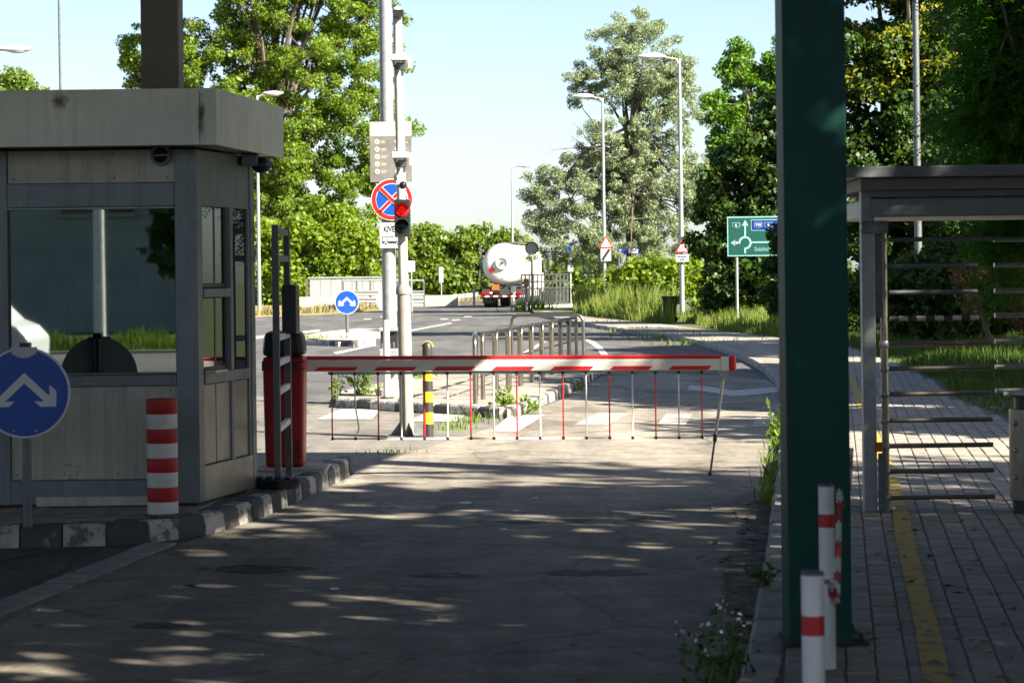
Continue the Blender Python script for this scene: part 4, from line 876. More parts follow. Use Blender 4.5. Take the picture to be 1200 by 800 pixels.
# railing beside the truck, round sign, guard rails, barrier panel
Yr = 124; t = thing('bridge_railing', 'dark and pale barred bridge railing right of the tanker', 'railing', (A(640, 355, Yr)[0], Yr, 0))
xa, zt_ = A(611, 322, Yr); xb = A(668, 322, Yr)[0]; zm = A(640, 338, Yr)[1]
def rl(x): return Yr+(x-xa)*2.2
for z, m in ((zt_, 'truck_dark'), ((zt_+zm)/2, 'truck_dark'), (zm, 'truck_dark'), (.35, 'truck_dark')): B().tube((xa, rl(xa), z), (xb, rl(xb), z*(rl(xb)/Yr)*.0+z), .045, n=8).obj('rail', m, t)
for i in range(13):
    x = xa+(xb-xa)*i/12; B().box(x-.04, x+.04, rl(x)-.05, rl(x)+.05, .0, zt_).obj('post', 'galv_dark' if i > 8 else 'truck_dark', t)
    if i < 12: B().box(x+.07, x+(xb-xa)/12-.07, rl(x)-.01, rl(x)+.02, .38, zm-.06).obj('infill', 'truck_dark', t)
B().prism([(xa-.3, rl(xa)-.5), (xb+.3, rl(xb)-.5), (xb+.3, rl(xb)+.5), (xa-.3, rl(xa)+.5)], 0, .22).obj('plinth', 'concrete', t)
Yq = 118; cx, cz = A(623, 291, Yq); t = thing('road_sign', 'round red-rimmed sign on a dark pole half hidden by silver leaves', 'road sign', (cx, Yq, 0)); B().tube((cx, Yq+.05, 0), (cx, Yq+.05, cz+.3), .05).obj('pole', 'galv_dark', t)
f = B().plate(circ(cx, cz, .33, 32), Yq-.01, Yq+.01).obj('sign_face', 'lamp_red', t); B().plate(circ(cx, cz, .26, 32), Yq-.015, Yq-.0105).obj('pale_field', 'sign_back', f)
cx, cz = A(616.5, 331, Yq); t = thing('marker_post', 'short dark post with a faded pink head beside the tanker', 'marker post', (cx, Yq-1, 0)); B().tube((cx, Yq-1, 0), (cx, Yq-1, cz-.2), .06).obj('shaft', 'galv_dark', t); B().lathe([(.1, cz-.2), (.12, cz-.15), (.12, cz+.15), (.1, cz+.19)], (cx, Yq-1, 0), n=16).obj('head', 'paver_red', t)
cx, cz = A(664, 291, 135); t = thing('road_sign', 'small blue square sign seen through a gap right of the tanker', 'road sign', (cx, 135, 0)); B().tube((cx+.2, 135.05, 0), (cx+.2, 135.05, cz+.3), .05).obj('pole', 'galv', t); B().box(cx-.3, cx+.3, 134.98, 135, cz-.3, cz+.3).obj('sign_face', 'sign_blue', t); B().box(cx+.05, cx+.35, 134.9, 134.95, cz-1.3, cz-.5).obj('lower_plate', 'sign_back', t)
cx, cz = A(735, 294, 114); t = thing('road_sign', 'blue and white sign board buried in foliage between two lamp posts', 'road sign', (cx, 114, 0)); B().box(cx-.55, cx+.55, 113.97, 114, cz-.14, cz+.14).obj('panel', 'motorway_blue', t); B().box(cx+.05, cx+.5, 113.95, 113.968, cz-.1, cz+.1).obj('white_field', 'sign_white', t)
for s in (-.4, .4): B().tube((cx+s, 114.05, 0), (cx+s, 114.05, cz+.1), .04).obj('pole', 'galv_dark', t)
# galvanised panel wall and guard rails at the far left
Yg = 150
def gp(px, py, Y=Yg): return A(px, py, Y)
x0, z1 = gp(363, 327); x1, _ = gp(462, 327); z0 = .15
t = thing('panel_wall', 'pale galvanised panel wall on a concrete foot behind the far road', 'panel wall', (x0, Yg, .05))
N = 8
for i in range(N):
    a = x0+(x1-x0)*i/N; b = x0+(x1-x0)*(i+1)/N
    B().box(a+.01, b-.01, Yg, Yg+.08, z0+.5, z1+.02*math.sin(i*2)).obj('panel', 'galv', t)
B().box(x0-.1, x1+.1, Yg-.06, Yg+.14, z1+.03, z1+.12).obj('top_rail', 'galv', t); B().prism([(x0-.6, Yg-1.6), (x1+4, Yg-1.6), (x1+4, Yg+.5), (x0-.6, Yg+.5)], .0, z0+.5).obj('concrete_foot', 'concrete', t)
B().box(x0-.25, x0-.1, Yg-.3, Yg-.1, .05, z1).obj('end_post', 'soil', t)
def guard(label, pts, Yd, zc, nrail=1, top=False):
    t = thing('guard_rail', label, 'guard rail', (pts[0][0], pts[0][1], .05))
    for k in range(nrail):
        P = [Vector((x, y, z+k*.42)) for x, y, z in pts]
        for i in range(len(P)-1):
            a, b = P[i], P[i+1]; vs = []
            for p in (a, b):
                for dy, dz in ((0, -.15), (-.06, -.10), (0, 0), (-.06, .10), (0, .15), (.03, .15), (.03, -.15)): vs.append((p.x, p.y+dy, p.z+dz))
            B().add(vs, [(j, j+7, (j+1) % 7+7, (j+1) % 7) for j in range(7)]).obj('rail_beam', 'galv', t)
    for i in range(len(pts)):
        x, y, z = pts[i]; B().box(x-.05, x+.05, y+.04, y+.14, .05, z+.42*(nrail-1)+(.75 if top else .15)).obj('post', 'galv_dark', t)
    if top: B().path([(x, y+.1, z+.42*(nrail-1)+.75) for x, y, z in pts], .05, 8).obj('hand_rail', 'galv', t)
    return t
Yw = 140
def gr(pxs, py0, py1, Y0, Y1):
    n = len(pxs); out = []
    for i, p in enumerate(pxs):
        f = i/(n-1); Yd = Y0+(Y1-Y0)*f; x, z = A(p, py0+(py1-py0)*f, Yd); out.append((x, Yd, z))
    return out
guard('double-beam guard rail with hand rail in front of the panel wall', gr([402, 418, 434, 450, 466, 482, 497], 352, 352, 142, 142), 140, 1, 2, True)
guard('single low guard rail running right towards the tanker', gr([499, 515, 530, 545, 560], 351, 345, 150, 165), 150, 1, 1)
t = thing('timber_beam', 'long dark timber lying at the foot of the far hedge', 'timber', (A(545, 355, 150)[0], 150, .05)); B().box(A(513, 355, 150)[0], A(578, 355, 150)[0], 150, 150.4, .05, .28).obj('beam', 'bark', t)

# ================================================================== LAMP POSTS, SIGNS AND BIN ON THE RIGHT
def lamp(label, px, top_py, Yd, head_px, base=.1, r=.09, headlen=1.0, top_px=None):
    x, zt = A(px, top_py, Yd); hx, hz = A(head_px, top_py-1, Yd); s = 1 if hx > x else -1
    t = thing('street_lamp', label, 'street lamp', (x, Yd, base), 'street lamps along the roads')
    B().tube((x, Yd, base), (x, Yd, zt), r, r*.6, 14).obj('pole', 'galv', t, smooth=True)
    B().path([(x, Yd, zt-.25), (x+s*.1, Yd, zt-.02), (x+s*.4, Yd, zt+.03), (hx-s*headlen*.6, Yd, zt+.08)], [r*.55, r*.5, r*.42, r*.4], 8).obj('arm', 'galv', t, smooth=True)
    B().ball((hx-s*headlen*.2, Yd, zt+.10), headlen*.5, .16, .11, 16, 8).obj('lamp_head', 'white_paint', t, smooth=True)
    B().ball((hx-s*headlen*.15, Yd, zt+.03), headlen*.3, .12, .08, 12, 6).obj('lamp_glass', 'sign_white', t, smooth=True)
    return t
lamp('tall street lamp with left-pointing head behind the bin, bearing an exclamation warning sign', 796, 69, 85, 757)
lamp('street lamp with left-pointing head bearing the roundabout warning sign', 706, 115, 110, 678)
lamp('farthest thin street lamp with its head pointing right, above the tanker', 599.5, 196, 175, 618, .0, .09)
lamp('street lamp half hidden behind the right edge of the booth', 301, 112, 118, 325, .05, .10)
lamp('street lamp whose head pokes in at the upper left edge', -60, 62, 80, 27, .05, .10, 1.1)
x, zt = A(71, 0, 62); t = thing('mast', 'thin bare mast rising behind the booth roof', 'mast', (x, 62, 0)); B().tube((x, 62, 0), (x-.05, 62, 11), .045, .03, 10).obj('shaft', 'galv_dark', t); B().lathe([(.12, 0), (.11, .1), (.05, .12)], (x, 62, 0), n=12).obj('base', 'concrete', t)
x, y = G(1077.5, 397, .1); t = thing('lamp_post', 'grey lamp post standing in the lawn behind the turnstile', 'lamp post', (x, y, .1)); B().tube((x, y, .1), (x, y, 10), .095, .07, 16).obj('shaft', 'galv_dark', t, smooth=True); B().lathe([(.14, .1), (.13, .35), (.1, .37)], (x, y, 0), n=16).obj('base', 'galv_dark', t); B().path([(x, y, 9.8), (x-.3, y, 10.2), (x-1.6, y, 10.35)], .05).obj('arm', 'galv_dark', t)
def tri_sign(label, px, apex, base_py, wpx, Yd, glyph, plate):
    cx, za = A(px, apex, Yd); _, zb = A(px, base_py, Yd); hw = wpx*Yd/F/2; t = thing('warning_sign', label, 'road sign', (cx, Yd, zb))
    T = lambda k, o: [(cx-hw*k, zb+o), (cx+hw*k, zb+o), (cx, zb+o+(za-zb)*k)]
    f = B().plate(T(1, 0), Yd-.02, Yd-.008).obj('sign_face', 'sign_red', t, bevel=.0); o = (za-zb)*.10
    B().plate(T(.70, o), Yd-.026, Yd-.0215).obj('white_field', 'sign_white', f); h = za-zb
    if glyph == '!':
        B().plate([(cx-.035*hw*2, zb+h*.62), (cx+.035*hw*2, zb+h*.62), (cx+.02*hw*2, zb+h*.30), (cx-.02*hw*2, zb+h*.30)], Yd-.031, Yd-.027).obj('exclamation_bar', 'sign_black', f); B().plate(circ(cx, zb+h*.21, hw*.075, 12), Yd-.031, Yd-.027).obj('exclamation_dot', 'sign_black', f)
    else:
        for k in range(3): B().ring(cx, zb+h*.34, hw*.22, hw*.30, Yd-.031, Yd-.027, 8, k*2.094+.2, k*2.094+1.75).obj('arc_arrow', 'sign_black', f)
    x0, z1 = A(px-plate[0]/2, plate[1], Yd); x1, z0 = A(px+plate[0]/2, plate[2], Yd)
    pn = B().box(x0, x1, Yd-.02, Yd-.01, z0, z1).obj('lower_plate', 'sign_white', t)
    if glyph == '!':
        for q in range(2): 
            for i in range(6-q*3): B().box(x0+(x1-x0)*(.1+.13*i+q*.2), x0+(x1-x0)*(.2+.13*i+q*.2), Yd-.024, Yd-.0205, z0+(z1-z0)*(.58-q*.38), z0+(z1-z0)*(.82-q*.38)).obj('letter_mark', 'sign_black', pn)
    else: B().plate([(x0, z0+.05), (x0+.12, z0), (x1, z1-.05), (x1-.12, z1)], Yd-.025, Yd-.0205).obj('diagonal_band', 'sign_black', pn)
    B().box(cx-.08, cx+.08, Yd-.0075, Yd+.05, zb+.1, zb+.16).obj('clamp', 'galv_dark', t)
tri_sign('red triangle with a roundabout symbol over a plate with a diagonal band', 710, 275.5, 291, 17, 109.85, 'o', (12, 291.5, 305.5))
tri_sign('red triangle with an exclamation mark over a small lettered plate', 799.5, 281, 296, 17.5, 84.85, '!', (15, 298.5, 306.5))
bx, by = G(785, 377.5, .1); bin_xy = (bx, by); t = thing('wheelie_bin', 'dark wheeled rubbish bin at the edge of the tall grass', 'bin', (bx, by, .1)); s_ = F/by
taper_box(B(), bx, by, .19, .2, .245, .27, .12, .92).obj('body', 'bin_dark', t, bevel=.02); B().box(bx-.28, bx+.28, by-.31, by+.3, .925, .985).obj('lid', 'bin_dark', t, bevel=.02); B().box(bx-.26, bx+.26, by+.3, by+.38, .86, .92).obj('handle', 'bin_dark', t)
for s in (-1, 1): B().lathe([(.1, -.03), (.1, .03)], (bx+s*.2, by+.22, .2), 'y', 14).obj('wheel', 'rubber', t)
# green direction sign
Yd = 70; x0, z1 = A(852, 254, Yd); x1, z0 = A(927, 299.5, Yd); hh = z1-z0; U = hh/45.5
ds = thing('direction_sign', 'green roundabout direction sign with blue motorway panel half hidden by leaves', 'direction sign', (x0, Yd, .1))
B().box(x0, x1, Yd, Yd+.02, z0, z1).obj('panel', 'sign_lightgreen', ds); fld = B().box(x0+.035, x1-.035, Yd-.005, Yd-.001, z0+.035, z1-.035).obj('green_field', 'sign_green', ds)
def dpt(px, py): x, z = A(px, py, Yd); return x, z
def dbar(n, a, b, wd, m='sign_lightgreen', o=.009):
    (xa_, za_), (xb_, zb_) = dpt(*a), dpt(*b); d = Vector((xb_-xa_, zb_-za_)).normalized(); q = Vector((-d.y, d.x))*wd/2
    B().plate([(xa_+q.x, za_+q.y), (xb_+q.x, zb_+q.y), (xb_-q.x, zb_-q.y), (xa_-q.x, za_-q.y)], Yd-o-.003, Yd-o+.003).obj(n, m, ds)
cx, cz = dpt(873, 284.5); rr = 6.6*Yd/F
B().ring(cx, cz, rr-.028, rr+.028, Yd-.012, Yd-.006, 32, R(-95), R(190)).obj('ring', 'sign_lightgreen', ds)
dbar('arrow_shaft', (873, 277.6), (873.2, 261), .05, o=.0100); B().plate([dpt(869.2, 264.6), dpt(873.1, 257.6), dpt(877, 264.5)], Yd-.0175, Yd-.0135).obj('arrow_head', 'sign_lightgreen', ds)
dbar('arrow_shaft', (880.2, 284), (905, 283.7), .045, o=.0104); dbar('arrow_shaft', (873, 291), (873.2, 297), .05, o=.0108); B().plate([dpt(862, 281), dpt(856, 284.7), dpt(862, 288.2), dpt(860.5, 284.7)], Yd-.014, Yd-.0105).obj('arrow_head', 'sign_lightgreen', ds)
xx, zz_ = dpt(863, 284.5); B().plate(circ(xx, zz_, .045, 14), Yd-.018, Yd-.0145).obj('restriction_disc', 'sign_red', ds); B().plate(circ(xx, zz_, .032, 14), Yd-.021, Yd-.0185).obj('restriction_field', 'sign_white', ds)
a_, b_ = dpt(880, 257.5); c_, d_ = dpt(916, 270); B().box(a_, c_, Yd-.010, Yd-.0055, d_, b_).obj('motorway_rim', 'sign_lightgreen', ds); B().box(a_+.02, c_-.02, Yd-.014, Yd-.0105, d_+.02, b_-.02).obj('motorway_panel', 'motorway_blue', ds)
def shield(px, py, txt, col, sz):
    x, z = dpt(px, py); w2, h2 = .115, .075
    for k, m, o in ((1., 'sign_lightgreen', .0150), (.86, col, .0185)):
        B().plate([(x-w2*k, z+h2*k), (x+w2*k, z+h2*k), (x+w2*k, z-h2*.7*k), (x, z-h2*1.25*k), (x-w2*k, z-h2*.7*k)], Yd-o-.003, Yd-o).obj('shield', m, ds)
    text(txt, 'lettering', 'sign_white', ds, x, Yd-.0235, z-.005, sz, .003)
shield(862.5, 264, '6', 'sign_green', .14); shield(888.5, 263.5, 'M0', 'motorway_blue', .12); shield(900.5, 263.5, '6', 'motorway_blue', .12)
text('Százhalombatta', 'lettering', 'sign_lightgreen', ds, dpt(884, 292)[0], Yd-.0095, dpt(884, 292)[1], .17, .003, 'LEFT', .85)
for px in (863.5, 915): x = A(px, 300, Yd)[0]; B().tube((x, Yd+.06, .1), (x, Yd+.06, z0+.3), .04, n=12).obj('pole', 'galv', ds, smooth=True)

# ================================================================== GREEN COLUMN, CHAIN POSTS, TURNSTILE
gx0 = A(925, 755, 9.95)[0]; gx1 = A(999, 755, 9.95)[0]
t = thing('steel_column', 'broad dark green steel column on the right in the foreground', 'column', ((gx0+gx1)/2, 10, .12))
B().box(gx0, gx1, 9.95, 10.21, .12, 5.4).obj('shaft', 'green_steel', t, bevel=.008); B().box(gx0-.012, gx1+.07, 9.94, 10.28, .118, .135).obj('base_plate', 'rubber', t)
for bx_, by_ in ((gx1+.04, 9.97), (gx1+.04, 10.25)): B().lathe([(.014, .135), (.014, .15), (.008, .152), (.008, .17)], (bx_, by_, 0), n=6).obj('anchor_bolt', 'rubber', t)
tag(B().box(gx0-.06, gx1+.6, 9.98, 10.18, 5.402, 5.62).obj('overhead_beam', 'green_steel'), 'green overhead beam carried by the foreground steel column', 'beam')
for label, px, py, Y in (('near white post with red band at the bottom right edge', 952, 668, 6.4), ('middle white post with red band holding the chain', 968, 566, 9.4), ('far chain post behind the green column', 986, 519, 12.0)):
    x, z = A(px, py, Y); t = thing('chain_post', label, 'post', (x, Y, .12), 'chain posts along the pavement'); r = .0305 if Y < 8 else .031
    sp = [(.12, z-.17, 'white_paint'), (z-.17, z-.118, 'red_paint'), (z-.118, z-.012, 'white_paint')]
    for a, b, m in sp: B().lathe([(r, a), (r, b)], (x, Y, 0), n=24).obj('band' if m == 'red_paint' else 'tube', m, t, smooth=True)
    B().lathe([(r, z-.012), (r+.001, z-.004), (r-.006, z), (r-.02, z-.004)], (x, Y, 0), n=24).obj('rim', 'galv_dark', t, smooth=True); B().tube((x+r, Y, z-.03), (x+r+.025, Y, z-.03), .006, n=8).obj('eyelet', 'galv_dark', t)
def chain(label, p, q, sag, seg0):
    t = thing('chain', label, 'chain', tuple(p)); L = (q-p).length; n = int(L/.021); parts = {0: B(), 1: B()}
    def at(f): return p.lerp(q, f)-Vector((0, 0, sag*4*f*(1-f)))
    for i in range(n):
        c = at((i+.5)/n); d = (at((i+1)/n)-at(i/n)).normalized(); s = d.cross(Vector((0, 0, 1))).normalized(); u = s.cross(d)
        if i % 2: s = u
        ring_ = [c+d*(.017*math.cos(a))+s*(.0095*math.sin(a)) for a in [k*math.pi/4 for k in range(9)]]
        parts[((i+seg0)//12) % 2].path(ring_, .0032, 5, False)
    parts[0].obj('white_links', 'white_paint', t, smooth=True, kind='stuff'); parts[1].obj('red_links', 'red_paint', t, smooth=True, kind='stuff')
def cp(px, py, Y): x, z = A(px, py, Y); return Vector((x+.05, Y, z-.03))
chain('red and white plastic chain sagging between the near and middle posts', cp(952, 668, 6.4), cp(968, 566, 9.4), .20, 6); chain('red and white plastic chain from the middle post past the green column', cp(968, 566, 9.4), cp(986, 519, 12), .16, 0)

tx_, ty_ = G(1020, 599, .12); sT = F/ty_
ts = thing('turnstile', 'full-height steel turnstile with horizontal bars under a metal canopy', 'turnstile', (tx_, ty_, .12))
def tX(px): return A(px, 400, ty_)[0]
def tZ(px, py): return A(px, py, ty_)[1]
B().box(tx_-.042, tx_+.042, ty_-.04, ty_+.05, .12, tZ(1015, 213)).obj('corner_post', 'galv', ts, bevel=.004)
B().box(tX(1025), tX(1036), ty_+.02, ty_+.09, tZ(1030, 372), tZ(1030, 262)).obj('hinge_plate', 'galv_dark', ts, bevel=.004); B().box(tX(1010), tX(1041), ty_-.05, ty_-.041, tZ(1020, 274), tZ(1020, 259)).obj('upper_bracket', 'galv_dark', ts)
B().box(tX(1011), tX(1036), ty_-.03, ty_+.02, tZ(1020, 383), tZ(1020, 379)).obj('lower_bracket', 'galv_dark', ts)
cxr = tX(1039); B().tube((cxr, ty_+.1, .13), (cxr, ty_+.1, tZ(1038, 262)), .024, n=18).obj('bar_post', 'steel', ts, smooth=True); B().lathe([(.06, .12), (.055, .14), (.03, .15)], (cxr, ty_+.1, 0), n=18).obj('base_flange', 'steel_dull', ts)
B().box(tX(1026), tX(1034.5), ty_-.07, ty_-.04, .121, tZ(1030, 530)).obj('guard_stub', 'galv_dark', ts, bevel=.003); B().box(tX(1022), tX(1030), ty_-.09, ty_-.06, tZ(1026, 528), tZ(1026, 517)).obj('reflector', 'orange', ts)
for i, py in enumerate((407, 436, 466, 497, 527, 557, 588)):
    z = tZ(1100, py-4); x1 = tX(1164+i*.6); b = B().tube((cxr, ty_+.1, z), (x1, ty_+.12, z), .0165, n=14).obj('bar', 'steel', ts, smooth=True)
for i, py in enumerate((407, 436, 466, 497, 527, 557, 588)): z = tZ(1100, py-4); B().lathe([(.027, z-.022), (.03, z-.018), (.03, z+.018), (.027, z+.022)], (cxr, ty_+.1, 0), n=18).obj('collar', 'steel_dull', ts, smooth=True)
for dx_ in (-.03, .03):
    for py in (262, 270): B().lathe([(.006, 0), (.006, -.008)], (tX(1014)+dx_, ty_-.0505, tZ(1014, py)), 'y', 6).obj('bolt', 'galv', ts)
for i, (py, xe) in enumerate(((281, 1177), (312, 1150), (343, 1149))): z = tZ(1100, py-1); B().tube((tX(1044), ty_+.06, z), (tX(xe), ty_+.1, z), .0155, n=12).obj('upper_bar', 'galv_dark', ts, smooth=True)
z = tZ(1100, 373); 
for k in range(10):
    a = tX(1046)+(tX(1151)-tX(1046))*k/10; b = tX(1046)+(tX(1151)-tX(1046))*(k+1)/10; B().tube((a, ty_+.1, z), (b, ty_+.1, z), .0175, n=12).obj('striped_bar', ['black_paint', 'board_cream'][k % 2], ts)
for i, py in enumerate((279, 310, 341, 371, 402, 433, 462)): z = tZ(1195, py); B().tube((tX(1186), ty_+.55, z), (tX(1300), ty_+.6, z), .017, n=12).obj('far_bar', 'steel_dull', ts, smooth=True)
B().tube((tX(1300), ty_+.6, .12), (tX(1300), ty_+.6, 2.2), .04).obj('rotor_column', 'steel_dull', ts)
z0, z1 = tZ(1100, 209), tZ(1100, 199)
cn = B().box(tX(986), tX(1380), ty_-.25, ty_+1.4, tZ(1100, 209), tZ(1100, 196)).obj('canopy', 'galv_dark', ts, bevel=.006)
B().box(tX(1006), tX(1380), ty_-.18, ty_+1.3, tZ(1100, 223), tZ(1100, 209.6)).obj('canopy_beam', 'post_brown', cn); B().box(tX(1020), tX(1380), ty_-.14, ty_+.0, tZ(1100, 231), tZ(1100, 223.6)).obj('canopy_strip', 'galv_dark', cn); B().box(tX(1020), tX(1380), ty_-.10, ty_+1.2, tZ(1100, 254), tZ(1100, 231.6)).obj('drive_housing', 'booth_grey', cn, bevel=.01)
B().box(tX(1380)-.08, tX(1380), ty_-.04, ty_+.05, .12, tZ(1100, 210)).obj('corner_post', 'galv', ts)
# steel drum at the right edge
dx, dy = tX(1206), ty_-.15; sd = F/dy
db = thing('steel_drum', 'brushed steel ribbed drum with a chrome top ring at the right edge', 'litter bin', (dx, dy, .12)); r = .165
B().lathe([(r*.95, .2), (r, .22), (r, A(1190, 479, dy)[1])], (dx, dy, 0), n=32).obj('drum', 'drum_steel', db, smooth=True); B().lathe([(r*.9, .12), (r*.9, .2)], (dx, dy, 0), n=24).obj('plinth', 'black_plastic', db)
zt = A(1190, 464, dy)[1]; B().lathe([(r*1.15, zt), (r*1.2, zt+.012), (r*1.18, zt+.03), (r*.9, zt+.034)], (dx, dy, 0), n=32).obj('top_ring', 'steel', db, smooth=True); B().lathe([(r*.8, A(1190, 478.5, dy)[1]), (r*.8, zt)], (dx, dy, 0), n=24).obj('neck', 'black_plastic', db)
for k in range(3): B().ball((dx-r*.86, dy-r*.5, .35+k*.17), .018).obj('stud', 'steel_dull', db)
# tall pylon standing right of the frame; its shadow crosses the lane
t = thing('steel_column', 'second green steel column standing right of the turnstile, casting its shadow on the lane', 'column', (7.2, 15.8, .1)); B().box(7.02, 7.38, 15.65, 15.95, .1, 7.3).obj('shaft', 'green_steel', t); B().box(6.9, 7.5, 15.5, 16.1, .1, .13).obj('base_plate', 'galv_dark', t)

# ================================================================== VEGETATION IN VIEW
def AX(px, py, Y): x, z = A(px, py, Y); return x, z
def ell(px, py, Y, rpx, rpy, ry=None):
    x, z = A(px, py, Y); k = Y/F; return (x, Y, z, rpx*k, ry if ry else rpx*k*.8, rpy*k)
Y = 172
tree('poplar_tree', 'tall leafy green poplar behind the booth and sign post', 'tree', (A(330, 350, Y)[0], Y, 0), 15, .45,
     [ell(260, 110, Y, 75, 95), ell(350, 60, Y, 95, 110), ell(430, 30, Y, 55, 85), ell(330, 210, Y, 85, 75), ell(420, 160, Y, 62, 60), ell(300, -60, Y, 100, 90), ell(400, -80, Y, 90, 90), ell(455, 175, Y, 32, 42), ell(290, 255, Y, 75, 48), ell(385, 245, Y, 70, 48), ell(240, 200, Y, 60, 60)], 1300, 250000, .18, 'leaf_poplar', .68, .75, .25, limbs=46, shell=.5)
Y = 176
tree('poplar_tree', 'small poplar crown showing left of the brown post', 'tree', (A(175, 350, Y)[0], Y, 0), 12, .3, [ell(172, 70, Y, 30, 42), ell(190, 130, Y, 40, 60), ell(200, 40, Y, 25, 30)], 170, 26000, .185, 'leaf_poplar', .62, .75, .25, limbs=14)
Y = 96
tree('young_tree', 'top of a small tree peeping over the booth roof at far left', 'tree', (A(15, 330, Y)[0], Y, 0), 6, .12, [ell(15, 125, Y, 34, 38)], 34, 5200, .17, 'leaf_vine', .5, .6, .3)
def hedge(label, pxs, tops, bot, Y, leaf, n, ls=.27, group='far hedge shrubs', rc=1.0):
    for i in range(len(pxs)):
        px, tp_ = pxs[i], tops[i]; wd = 46
        tree('shrub', label[i], 'shrub', (A(px, bot, Y)[0], Y+random.uniform(-2, 2), 0), 2.2, .12, [ell(px, (tp_+bot)/2+3, Y, wd*.72, (bot-tp_)/2), ell(px+random.uniform(-15, 15), bot-18, Y, wd*.8, 22)], 80, n, ls, leaf, rc, .7, .3, group=group, limbs=8, shell=.7)
hedge(['dense green shrub at the left of the far road behind the reader frame', 'dense green shrub left of the pale panel wall', 'dense green shrub above the panel wall and blue sign', 'dense green shrub just left of the signal pole'],
      [318, 352, 395, 438], [262, 250, 246, 262], 362, 162, 'leaf_hedge', 13000, group='shrubs left of the signal pole')
hedge(['vine-covered shrub just right of the signal pole', 'vine-covered shrub above the middle of the far guard rail', 'vine-covered shrub left of the tanker', 'vine-covered shrub behind the tanker tank'],
      [490, 525, 560, 600], [258, 264, 268, 275], 350, 190, 'leaf_vine', 11000, .32, group='shrubs right of the signal pole')
hedge(['bright green shrub seen over the railing right of the tanker'], [670], [300], 352, 150, 'leaf_vine', 6000, .28, group='shrubs right of the signal pole')
# silver-leaved tree, dead limbs at its left
Y = 116
st = tree('silver_tree', 'tall pale silver-leaved tree right of the tanker', 'tree', (A(740, 345, Y)[0], Y, 0), 9, .21,
     [ell(745, 75, Y, 62, 55), ell(700, 95, Y, 42, 38), ell(790, 120, Y, 48, 52), ell(735, 172, Y, 62, 34), ell(690, 200, Y, 40, 22), ell(680, 235, Y, 62, 50), ell(640, 245, Y, 34, 48), ell(625, 280, Y, 20, 30), ell(770, 230, Y, 66, 58), ell(815, 215, Y, 34, 55), ell(725, 295, Y, 80, 38), ell(640, 290, Y, 26, 18), ell(750, 30, Y, 26, 20)], 900, 150000, .13, 'leaf_silver', .36, .34, .15, droop=.5, bark='bark', limbs=70, shell=.45)
b = B()
def crooked(p, d, L, r, depth):
    P, rad, n = [p.copy()], [r], 7
    for k in range(n):
        d = (d+Vector((random.gauss(0, .22), random.gauss(0, .18), random.gauss(.04, .2)))).normalized(); p = p+d*(L/n); P.append(p.copy()); rad.append(r*(1-(k+1)/n*.88))
        if depth and k > 0 and random.random() < .85: crooked(p, (d+Vector((random.gauss(-.1, .5), random.gauss(0, .4), random.gauss(.1, .5)))).normalized(), L*random.uniform(.25, .5), rad[-1]*.6, depth-1)
    b.path(P, rad, 5)
for k in range(5):
    s0 = Vector((A(720, 185, Y)[0], Y-.5, A(720, 168+k*8, Y)[1])); crooked(s0, Vector((-1, random.uniform(-.3, .2), random.uniform(-.05, .45))), random.uniform(2.4, 3.9), .05, 2)
b.obj('dead_limb', 'bark', st)
Y = 100
tree('locust_tree', 'bright green locust tree rising left of the green column', 'tree', (A(885, 370, Y)[0], Y, 0), 9, .28,
     [ell(868, 78, Y, 30, 26), ell(905, 110, Y, 36, 30), ell(850, 130, Y, 24, 20), ell(880, 170, Y, 45, 30), ell(930, 90, Y, 40, 45), ell(845, 200, Y, 22, 16)], 230, 34000, .165, 'leaf_acacia', .40, .5, .4, limbs=34, bark='bark_pale')
Y = 78
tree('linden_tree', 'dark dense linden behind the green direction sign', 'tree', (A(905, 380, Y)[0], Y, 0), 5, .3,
     [ell(890, 225, Y, 62, 75), ell(850, 290, Y, 38, 70), ell(930, 190, Y, 55, 80), ell(945, 300, Y, 60, 80), ell(890, 330, Y, 60, 50), ell(915, 165, Y, 30, 40)], 420, 70000, .15, 'leaf_linden', .42, .75, .3, limbs=20, extra=('leaf_bract_sunlit', 900, .13), shell=.75)
Y = 100
tree('shrub', 'sunny green shrub under the exclamation warning sign', 'shrub', (A(780, 360, Y)[0], Y, 0), 1.5, .1, [ell(775, 322, Y, 38, 26), ell(815, 335, Y, 28, 28), ell(740, 330, Y, 25, 20)], 60, 9000, .17, 'leaf_hedge', .55, .7, .4, limbs=6)
Y = 66.5
tree('shrub', 'leafy branch overlapping the right side of the direction sign', 'shrub', (A(928, 395, Y)[0], Y, 0), 1.8, .08, [ell(915, 325, Y, 18, 55), ell(918, 280, Y, 16, 14), ell(945, 300, Y, 30, 80)], 70, 9500, .13, 'leaf_linden', .3, .75, .3, limbs=10)
Y = 64
tree('linden_tree', 'big linden with yellow bracts and painted sunlit leaf tops right of the green column', 'tree', (A(1050, 395, Y)[0], Y+1, 0), 6, .35,
     [ell(1040, 60, Y, 75, 70), ell(1010, 150, Y, 60, 80), ell(1090, 40, Y, 60, 60), ell(1060, 200, Y, 75, 110), ell(1000, 300, Y, 45, 90), ell(1060, -70, Y, 110, 80), ell(1130, 100, Y, 60, 120), ell(1110, 270, Y, 70, 110)], 380, 105000, .125, 'leaf_linden', .46, .78, .3, limbs=24, extra=('leaf_bract_sunlit', 15000, .13), shell=.7)
Y = 36
tree('locust_tree', 'feathery dark green locust at the upper right edge', 'tree', (A(1250, 420, Y)[0], Y, 0), 4.5, .2,
     [ell(1190, 40, Y, 70, 75), ell(1175, 150, Y, 58, 70), ell(1200, 230, Y, 70, 70), ell(1185, 310, Y, 52, 40), ell(1230, 120, Y, 90, 130), ell(1180, -60, Y, 90, 70)], 230, 190000, .046, 'leaf_fern', .5, frond=True, limbs=30, shell=.75)
Y = 44
